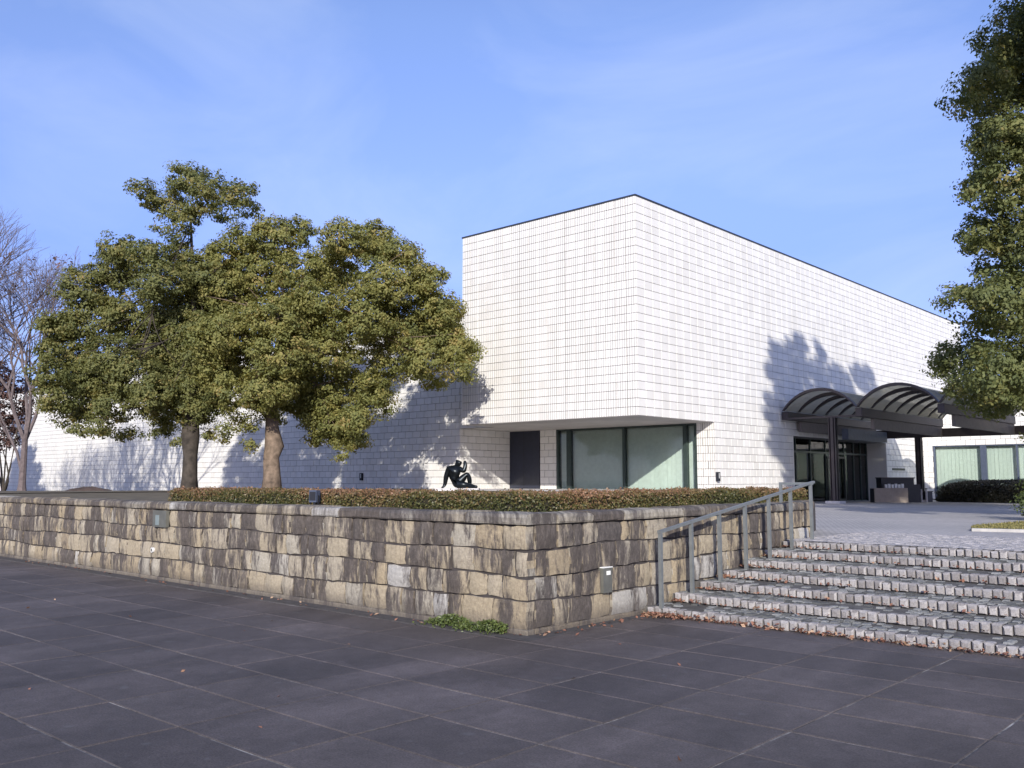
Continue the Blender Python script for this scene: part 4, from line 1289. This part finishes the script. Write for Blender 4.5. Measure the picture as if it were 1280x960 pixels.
for (fy, fz, rl) in ((36.5, 5.9, .9), (36.3, 7.0, .55), (38.2, 6.8, .95), (38.6, 7.7, .5), (40.7, 7.5, .45), (40.6, 6.4, .8), (43, 6.2, 1.0), (45.3, 6.7, .75), (46.5, 6.9, .5), (47.3, 5.8, .7), (36.2, 4.4, .9), (36.3, 3.0, .8), (38.5, 5.0, 1.2),
                     (41, 5.0, 1.2), (44, 4.9, 1.3), (46.6, 4.4, 1.1), (39, 3.4, 1.2), (42.5, 3.4, 1.3), (45.5, 3.0, 1.3)):
    P = Vector((FX, fy, fz)) + SUN_DIR * (rr.uniform(23.5, 26.5))  # unseen crown lobes, set back along sun rays to shape the facade shadow
    l3.append((P, rl, 2.2))
z0 = 0.7
tp3 = [(c3.x, c3.y, 0.6), (c3.x, c3.y, 1.5), (c3.x + .1, c3.y, 4), (c3.x, c3.y + .1, 8), (c3.x - .1, c3.y, 12), (c3.x, c3.y, 15)]
evergreen('evergreen_tree', (c3.x, c3.y, z0), l3, tp3, [0.42, 0.33, 0.28, 0.2, 0.12, 0.04], M['leaf_c'], M['bark_dark'],
          'tall dense evergreen tree rising past the top of the picture at the right edge', leaf=0.095, tuft=0.29, density=1.3, fork=(c3.x, c3.y, 3), limbs=40, per=58)

# bare trees on the left
def bare_tree(name, base, height, label, seed, n_stems=3, group=None, spread=0.3, twigs=6):
    rr = random.Random(seed)
    t = empty(name, base)
    tag(t, label, 'tree', group)
    tb = MB()
    base = Vector(base)
    tips = []
    def grow(p, d, r_, l, depth):
        q = p + d * l
        mid = p.lerp(q, 0.5) + Vector((rr.gauss(0, 1), rr.gauss(0, 1), 0)) * l * 0.05
        tb.tube([p, mid, q], [r_, r_ * 0.85, r_ * 0.7], 6 if depth < 2 else 4, caps=False)
        if depth >= twigs:
            tips.append(q); return
        for k in range(rr.choice([2, 3]) if depth else 3):
            nd = (d + Vector((rr.gauss(0, 1), rr.gauss(0, 1), rr.gauss(0.1, .45))) * spread * (1 if depth < 4 else 1.25)).normalized()
            if nd.z < 0.15: nd.z = 0.25; nd.normalize()
            grow(q if k else p.lerp(q, 0.8), nd, r_ * rr.uniform(0.55, 0.72), l * rr.uniform(0.70, 0.86), depth + 1)
    tb.tube([base + Vector((0, 0, -.1)), base + Vector((0, 0, .4)), base + Vector((.05, 0, height * 0.2))], [0.22, 0.15, 0.12], 8)
    s0 = base + Vector((.05, 0, height * 0.2 - 0.1))
    for k in range(n_stems):
        a = 2 * math.pi * k / n_stems + rr.uniform(-.4, .4)
        d = Vector((math.cos(a) * .33, math.sin(a) * .33, 1)).normalized()
        grow(s0, d, 0.09, height * 0.21, 0)
    grow(base + Vector((0, 0, .7)), lv(-0.45, 0.1, 1).normalized(), 0.07, height * 0.2, 1)
    tb.build('trunk', M['bark_pale'], t)
    return t, tips
BT = lv(-612 / 1151 * 40, 40, 0); BT.z = zterr(BT.x, BT.y) - 0.03
bt, tips = bare_tree('bare_tree', BT, 11.5, 'leafless tree with pale forked trunk at the left edge before the wing', 4, n_stems=4, group='leafless trees at the left')
P = np.array([tuple(q) for q in tips]); P = P[RNG.random(len(P)) < 0.10]
if len(P):
    P = np.repeat(P, 4, 0) + RNG.normal(0, 0.12, (len(P) * 4, 3))
    link('withered_leaves', quads_mesh('withered_leaves', leaf_verts(P, RNG.normal(size=P.shape), 0.13), len(P), M['leaf_brown'], RNG.random(len(P))), bt)
BT2 = lv(-24.8, 38.5, 0); BT2.z = zterr(BT2.x, BT2.y) - 0.03
bare_tree('bare_tree', BT2, 13, 'taller leafless tree whose twigs reach in at the left edge', 12, group='leafless trees at the left')
for k, (X, Y) in enumerate(((-29.5, 41.0), (-33.0, 44.0), (-27.0, 43.5))):
    p = lv(X, Y, 0); p.z = zterr(p.x, p.y) - 0.03
    o = bt.copy(); COL.objects.link(o); o.location = p
    o.rotation_euler[2] = 1.1 + k * 2
    o['label'] = ['leafless tree left of the frame casting trunk shadows on the wing', 'second leafless tree left of the frame by the wing', 'third leafless tree left of the frame nearest the pale trunk'][k]
    for ch in list(bt.children):
        c = ch.copy(); COL.objects.link(c); c.parent = o; c.matrix_parent_inverse = ch.matrix_parent_inverse.copy()

# dark brown-leaved shrub at the far left
sb = lv(-635 / 1151 * 44, 44, 0); sb.z = zterr(sb.x, sb.y) - 0.03
db = empty('shrub', sb); tag(db, 'tall dark brown-green shrub at the left edge behind the bare tree', 'shrub')
tb = MB()
for k in range(5):
    limb(tb, sb, sb + lv(random.uniform(-1.2, .8), random.uniform(-.6, .6), random.uniform(2.5, 4.2)) , 0.06, 0.02)
tb.build('stem', M['bark_dark'], db)
foliage('crown', [(pt(2, 500, 44), 1.5, 1), (pt(-18, 470, 44.5), 1.5, 1), (pt(14, 520, 44), 0.9, .8), (pt(-10, 545, 44), 1.3, .9), (pt(16, 480, 44.5), 0.7, .6)], M['leaf_brown'], db, 0.14, 0.36)

# shrub at the right-hand frame edge, in the grass island
sp = pt(1300, 655, 21.0)
rs = empty('round_shrub', (sp.x, sp.y, 0.72)); tag(rs, 'rounded green shrub cut by the right edge on the grass', 'shrub')
tb = MB(); tb.tube([(sp.x, sp.y, .65), (sp.x, sp.y, 1.2)], [0.07, 0.04], 6); tb.build('stem', M['bark_dark'], rs)
foliage('crown', [(Vector((sp.x, sp.y, 1.25)), 0.5, 1.2), (Vector((sp.x + .2, sp.y + .15, 1.0)), 0.42, 1.2), (Vector((sp.x - .1, sp.y - .1, 1.0)), 0.4, 1.2)], M['leaf_weed'], rs, 0.07, 0.2)

# ================================================================== GRASS ISLAND
gi = [(-5.05, 17.75), (-4.2, 17.95), (-2.5, 18.6), (0.5, 20), (4, 22.5), (4, 30), (-2, 27.5), (-4.6, 23.4), (-5.05, 20.8), (-5.25, 18.6)]
g = MB(); g.prism(gi, 0.5, 0.735)
isl = g.build('grass_island', simple('turf_soil', (0.19, 0.17, 0.07), 0.95, 0, 0.35, 4, 0.5))
tag(isl, kind='structure')
def in_poly(x, y, poly):
    c = False
    for (x0, y0), (x1, y1) in zip(poly, poly[1:] + poly[:1]):
        if (y0 > y) != (y1 > y) and x < (x1 - x0) * (y - y0) / (y1 - y0) + x0: c = not c
    return c
P = []
while len(P) < 26000:
    x, y = random.uniform(-5.3, 2), random.uniform(17.7, 28)
    if in_poly(x, y, gi): P.append((x, y, 0.75 + random.uniform(0, 0.02)))
P = np.array(P)
nr = RNG.normal(size=P.shape); nr[:, 2] *= 0.3
tag(link('grass', quads_mesh('grass', leaf_verts(P, nr, 0.06, 0.3), len(P), M['grass'], RNG.random(len(P)))), kind='stuff')
for i, ((x0, y0), (x1, y1)) in enumerate(zip(gi[:5], gi[1:5])):
    a, b = Vector((x0, y0, 0)), Vector((x1, y1, 0))
    n_ = max(1, int((b - a).length / 0.6))
    for k in range(n_):
        p, q = a.lerp(b, k / n_), a.lerp(b, (k + 1) / n_)
        d = (q - p).normalized() * 0.006
        mb = MB(); mb.bar(p + d + Vector((0, 0, 0.665)), q - d + Vector((0, 0, 0.665)), 0.12, 0.16); mb.build('kerb_stone', M['kerb'], isl, bevel=0.01)

# ================================================================== SCULPTURE
sc = lv(-1.76, 30.0, 0)
g = MB(); a = R(YAW)
slab = empty('sculpture_plinth', (sc.x, sc.y, ZT + 0.04), a)
tag(slab, 'low pale stone slab under the bronze figure behind the hedge', 'plinth')
for sx0, sx1 in ((-0.70, -0.005), (0.005, 0.70)):
    g = MB(); g.box((sx0, -0.55, -0.08), (sx1, 0.55, 0.095)); me = g.mesh('slab_half', M['plinth']); link('slab_half', me, slab, loc=(0, 0, 0))
def skin_figure(name, joints, bones, mat, loc, rz, sub=2):
    me = bpy.data.meshes.new(name)
    names = list(joints)
    idx = {k: i for i, k in enumerate(names)}
    me.from_pydata([joints[k][0] for k in names], [(idx[a], idx[b]) for a, b in bones], [])
    o = bpy.data.objects.new(name, me); COL.objects.link(o)
    m = o.modifiers.new('skin', 'SKIN')
    m.use_smooth_shade = True
    sk = me.skin_vertices[0].data if me.skin_vertices else None
    if sk is None:
        bm = bmesh.new(); bm.from_mesh(me); bm.verts.layers.skin.verify(); bm.to_mesh(me); bm.free(); sk = me.skin_vertices[0].data
    for k in names:
        r_ = joints[k][1]; sk[idx[k]].radius = tuple(q * 1.45 for q in (r_ if isinstance(r_, tuple) else (r_, r_)))
    sk[0].use_root = True
    s2 = o.modifiers.new('sub', 'SUBSURF'); s2.levels = sub; s2.render_levels = sub
    dg = bpy.context.evaluated_depsgraph_get()
    em = bpy.data.meshes.new_from_object(o.evaluated_get(dg))
    bpy.data.objects.remove(o)
    em.materials.clear(); em.materials.append(mat)
    em.polygons.foreach_set('use_smooth', [True] * len(em.polygons))
    ob = bpy.data.objects.new(name, em); COL.objects.link(ob)
    ob.location = loc; ob.rotation_euler = (0, 0, rz)
    return ob
J = {
 'pelvis': ((-0.10, 0.02, 0.15), (0.17, 0.14)), 'belly': ((-0.13, 0.0, 0.32), (0.16, 0.125)), 'chest': ((-0.14, 0.0, 0.52), (0.20, 0.13)), 'upper': ((-0.11, 0.0, 0.665), (0.165, 0.11)),
 'neck': ((-0.04, -0.01, 0.76), 0.055), 'head': ((0.0, -0.03, 0.86), (0.095, 0.11)), 'crown': ((0.035, -0.04, 0.95), (0.07, 0.085)), 'face': ((0.085, -0.08, 0.865), 0.045),
 'ls': ((-0.33, 0.03, 0.68), 0.075), 'le': ((-0.42, 0.07, 0.38), 0.066), 'lw': ((-0.46, 0.09, 0.10), 0.047), 'lh': ((-0.50, 0.08, 0.035), (0.035, 0.028)),
 'lf1': ((-0.58, 0.05, 0.02), 0.014), 'lf2': ((-0.59, 0.085, 0.02), 0.014), 'lf3': ((-0.57, 0.12, 0.02), 0.013), 'lf4': ((-0.52, 0.02, 0.02), 0.014),
 'rs': ((0.06, -0.06, 0.665), 0.07), 're': ((0.22, -0.14, 0.58), 0.066), 'rw': ((0.26, -0.12, 0.78), 0.05), 'rh': ((0.245, -0.11, 0.875), (0.055, 0.038)),
 'rf1': ((0.22, -0.10, 0.945), 0.014), 'rf2': ((0.245, -0.105, 0.955), 0.014), 'rf3': ((0.27, -0.11, 0.94), 0.013), 'rf4': ((0.19, -0.11, 0.90), 0.013),
 'rhip': ((0.04, -0.06, 0.17), 0.115), 'rk': ((0.34, -0.10, 0.52), 0.075), 'rc': ((0.395, -0.08, 0.34), 0.068), 'ra': ((0.43, -0.06, 0.09), 0.042), 'rt': ((0.56, -0.09, 0.035), (0.04, 0.03)),
 'lhip': ((-0.10, -0.13, 0.14), 0.115), 'lk': ((0.22, -0.36, 0.12), 0.085), 'lc': ((0.42, -0.30, 0.085), 0.065), 'la': ((0.60, -0.24, 0.055), 0.04), 'lt': ((0.70, -0.26, 0.045), (0.035, 0.04)),
}
BN = [('pelvis', 'belly'), ('belly', 'chest'), ('chest', 'upper'), ('upper', 'neck'), ('neck', 'head'), ('head', 'crown'), ('head', 'face'), ('upper', 'ls'), ('ls', 'le'), ('le', 'lw'), ('lw', 'lh'),
      ('lh', 'lf1'), ('lh', 'lf2'), ('lh', 'lf3'), ('lh', 'lf4'), ('upper', 'rs'), ('rs', 're'), ('re', 'rw'), ('rw', 'rh'), ('rh', 'rf1'), ('rh', 'rf2'), ('rh', 'rf3'), ('rh', 'rf4'),
      ('pelvis', 'rhip'), ('rhip', 'rk'), ('rk', 'rc'), ('rc', 'ra'), ('ra', 'rt'), ('pelvis', 'lhip'), ('lhip', 'lk'), ('lk', 'lc'), ('lc', 'la'), ('la', 'lt')]
fig = skin_figure('bronze_figure', J, BN, M['bronze'], (sc.x, sc.y, ZT + 0.135), a)
fig.scale = (0.94, 0.94, 0.94)
tag(fig, 'dark bronze seated nude leaning back on one arm with a knee drawn up', 'sculpture')

# ================================================================== SMALL THINGS
def wall_lamp(loc, rz, label):
    t = empty('wall_lamp', loc, rz); tag(t, label, 'lamp', 'lamps on the tiled walls')
    g = MB(); g.box((-0.07, -0.12, -0.17), (0.07, -0.002, -0.06)); g.box((-0.07, -0.12, 0.15), (0.07, -0.002, 0.18)); g.box((-0.07, -0.02, -0.06), (0.07, -0.002, 0.15)); g.box((-0.07, -0.12, -0.06), (-0.045, -0.022, 0.15)); g.box((0.045, -0.12, -0.06), (0.07, -0.022, 0.15))
    o = link('housing', g.mesh('housing', M['black']), t, loc=(0, 0, 0))
    g = MB(); g.box((-0.043, -0.10, -0.058), (0.043, -0.025, 0.148)); link('lens', g.mesh('lens', M['white']), t, loc=(0, 0, 0))
wall_lamp((FX, 30.72 + 0.25, 1.72), R(90), 'small black and white wall lamp on the tiled corner right of the glazing')
wall_lamp((-34.81, LY, 1.75), 0, 'small black wall lamp on the shaded white wing behind the trees')

t = empty('garden_spotlight', (-10.95, 7.86, 1.235), R(20)); tag(t, 'dark blue-grey garden spotlight on the coping before the hedge', 'spotlight')
g = MB(); g.box((-0.06, -0.05, 0.05), (0.06, 0.05, 0.22)); link('head', g.mesh('head', M['frame_blue']), t, loc=(0, 0, 0))
g = MB(); g.box((-0.05, -0.056, 0.075), (0.05, -0.049, 0.20)); link('lens', g.mesh('lens', M['black']), t, loc=(0, 0, 0))
g = MB(); g.tube([(0, 0, -0.02), (0, 0, 0.06)], 0.02, 8); g.box((-0.07, -0.012, 0.02), (-0.061, 0.012, 0.15)); g.box((0.061, -0.012, 0.02), (0.07, 0.012, 0.15)); link('bracket', g.mesh('bracket', M['black']), t, loc=(0, 0, 0))

t = empty('service_box', (WX + 0.03, 8.62, 0.46)); tag(t, 'narrow grey service box with a pale label set in the right wall face', 'service box')
g = MB(); g.box((-0.05, -0.085, -0.14), (0.02, 0.085, 0.14)); link('cover', g.mesh('cover', M['zinc']), t, loc=(0, 0, 0))
g = MB(); g.box((0.021, -0.025, 0.06), (0.026, 0.045, 0.105)); link('label_plate', g.mesh('label_plate', M['lettered']), t, loc=(0, 0, 0))
g = MB(); g.box((-0.05, -0.09, 0.141), (0.026, 0.09, 0.15)); link('frame', g.mesh('frame', M['lettered']), t, loc=(0, 0, 0))
t = empty('wall_hatch', (-14.25, WY - 0.055, 0.985)); tag(t, 'square grey metal hatch set high in the long stone wall face', 'hatch')
g = MB(); g.box((-0.22, -0.005, -0.14), (0.22, 0.05, 0.125)); link('plate', g.mesh('plate', M['zinc']), t, loc=(0, 0, 0))
g = MB(); g.box((-0.12, -0.012, -0.11), (0.0, -0.006, 0.05)); link('label_plate', g.mesh('label_plate', simple('faded_blue_label', (0.2, 0.24, 0.24), 0.6)), t, loc=(0, 0, 0))
t = empty('drain_outlet', (-14.45, WY - 0.04, 0.47)); tag(t, 'small round pale drain outlet in the stone wall below the hatch', 'drain')
g = MB(); g.tube([(0, 0.05, 0), (0, -0.03, 0)], 0.04, 10); link('pipe', g.mesh('pipe', M['white']), t, loc=(0, 0, 0))
g = MB(); g.tube([(0, -0.0305, 0), (0, -0.032, 0)], 0.026, 10); link('bore', g.mesh('bore', M['zinc']), t, loc=(0, 0, 0))

# beside the entrance
bx = (-15.45, 42.3)
def orient_box(name, cx, cy, w, d, z0, z1, mat, parent, rz=a, dx=0, dy=0, bev=0.0):
    g = MB(); g.box((-w / 2 + dx, -d / 2 + dy, z0), (w / 2 + dx, d / 2 + dy, z1))
    me = g.mesh(name, mat)
    o = link(name, me, parent, loc=(0, 0, 0))
    return o
zb = zp(42.6)
t = empty('umbrella_counter', (bx[0], bx[1], zb - 0.03), R(YAW)); tag(t, 'beige fronted counter with small white holders on top beside the entrance', 'counter')
orient_box('front_panel', 0, 0, 1.5, 0.06, 0.03, 0.68, M['beige_box'], t, dy=-0.3)
orient_box('body', 0, 0, 1.46, 0.5, 0.0, 0.66, M['black'], t)
for k in range(6):
    orient_box('holder', 0, 0, 0.1, 0.1, 0.661, 0.84 + 0.03 * (k % 2), M['white'], t, dx=-0.1 + 0.15 * k)
t = empty('umbrella_rack', (bx[0] + 0.0, bx[1] + 1.3, zb - 0.04), R(YAW)); tag(t, 'dark boxed umbrella rack standing behind the beige counter', 'rack')
orient_box('rack_body', 0, 0, 1.5, 0.6, 0.0, 1.12, M['black'], t, dx=-0.15)
orient_box('rack_top', 0, 0, 1.56, 0.66, 1.121, 1.17, M['canopy'], t, dx=-0.15)
orient_box('side_flap', 0, 0, 0.3, 0.55, 0.0, 0.85, M['black'], t, dx=0.75)
t = empty('name_sign', (FX, 50.0, 2.16)); tag(t, 'thin dark strip sign fixed on the shaded tiled wall by the entrance', 'sign')
g = MB(); g.box((0.003, -0.9, -0.05), (0.03, 0.9, 0.06)); link('plate', g.mesh('plate', M['black']), t, loc=(0, 0, 0))
bl = [(1152, 627, 44.0, 'pale bollard standing at the left of the rear canopy column'), (1158.5, 628, 43.5, 'pale bollard standing at the right of the rear canopy column')]
for u, v, Y, lab in bl:
    p = pt(u, v, Y)
    b_ = empty('bollard', (p.x, p.y, zp(p.y) - 0.01)); tag(b_, lab, 'bollard', 'bollards by the canopy column')
    g = MB(); g.tube([(0, 0, 0), (0, 0, 0.62)], 0.05, 10); link('post', g.mesh('post', M['plinth']), b_, loc=(0, 0, 0))
    g = MB(); g.tube([(0, 0, 0.621), (0, 0, 0.65), (0, 0, 0.66)], [0.055, 0.052, 0.03], 10); link('cap', g.mesh('cap', M['black']), b_, loc=(0, 0, 0))
p = pt(1161, 626, 44.5)
t = empty('planter_box', (p.x, p.y, zp(p.y) - .02), R(YAW)); tag(t, 'small dark box on the ground between column and dark hedge', 'box')
orient_box('body', 0, 0, 0.24, 0.3, 0.0, 0.5, M['navy'], t)
orient_box('lid', 0, 0, 0.3, 0.36, 0.501, 0.54, M['black'], t)

# soil mound by the wing
g = MB(); mc = pt(112, 612, 42); nseg = 18
rings = []
for k, (f, h) in enumerate(((1, 0), (0.8, 0.10), (0.55, 0.2), (0.25, 0.28), (0.05, 0.3))):
    i = len(g.v); rings.append(i)
    for q in range(nseg):
        an = 2 * math.pi * q / nseg
        w = lv(1.5 * f * math.cos(an), 0.9 * f * math.sin(an), 0)
        g.v.append((mc.x + w.x, mc.y + w.y, zterr(mc.x, mc.y) - 0.02 + h * random.uniform(0.85, 1.15)))
for r0_, r1_ in zip(rings, rings[1:]):
    for q in range(nseg):
        j = (q + 1) % nseg
        g.f.append((r0_ + q, r0_ + j, r1_ + j, r1_ + q)); g.m.append(0)
g.f.append(tuple(rings[-1] + q for q in range(nseg))); g.m.append(0)
tag(g.build('soil_mound', M['soil'], smooth=True), kind='structure')

# weeds at the wall foot
wd = empty('weed_clump', (-7.5, 7.05, 0)); tag(wd, 'green weed clump growing at the foot of the wall near its corner', 'weeds')
n_ = 1900
P = np.empty((n_, 3)); P[:, 0] = RNG.uniform(-7.75, -6.62, n_); P[:, 1] = WY - 0.03 - np.abs(RNG.normal(0, 0.11, n_))
env = 0.03 + 0.09 * np.abs(np.sin(P[:, 0] * 5.3)) * np.clip((P[:, 0] + 8.5) * 2, 0, 1)
P[:, 2] = 0.01 + RNG.random(n_) * env
nr = RNG.normal(size=P.shape) * 0.7; nr[:, 1] -= 0.5; nr[:, 2] += 0.5
tag(link('foliage', quads_mesh('foliage', leaf_verts(P, nr, 0.034, 0.5), n_, M['leaf_weed'], RNG.random(n_)), wd), kind='stuff')

# fallen leaves
Ps = []
for _ in range(1050):
    x = WX + 0.35 + random.random() ** 1.4 * 9
    Ps.append((x, STEP_Y - 0.02 - abs(random.gauss(0, 0.045)), 0.008 + abs(random.gauss(0, 0.02))))
for _ in range(220):
    Ps.append((WX + 0.1 + abs(random.gauss(0, 0.22)), STEP_Y - abs(random.gauss(0, 0.12)), 0.01 + random.random() * 0.03))
for k in range(1, 7):
    for _ in range(150):
        x = WX + 0.1 + random.random() ** 2.2 * 7
        Ps.append((x, STEP_Y + k * STEP_D - 0.02 - abs(random.gauss(0, 0.07)), STEP_H * k + 0.015 + abs(random.gauss(0, 0.012))))
for _ in range(26): Ps.append((random.uniform(-13, 2), random.uniform(2.0, 9.0), 0.006))
for _ in range(90): Ps.append((random.uniform(-20, WX), WY - 0.05 - abs(random.gauss(0, 0.12)), 0.012))
for _ in range(50): Ps.append((WX + 0.05 + abs(random.gauss(0, 0.12)), random.uniform(WY, STEP_Y), 0.012))
P = np.array([q for q in Ps if not (q[1] > WY - 0.04 and q[0] < WX)])
nr = RNG.normal(size=P.shape) * 0.45; nr[:, 2] += 1
tag(link('fallen_leaves', quads_mesh('fallen_leaves', leaf_verts(P, nr, 0.05, 0.6), len(P), M['leaf_fallen'], RNG.random(len(P)))), kind='stuff')
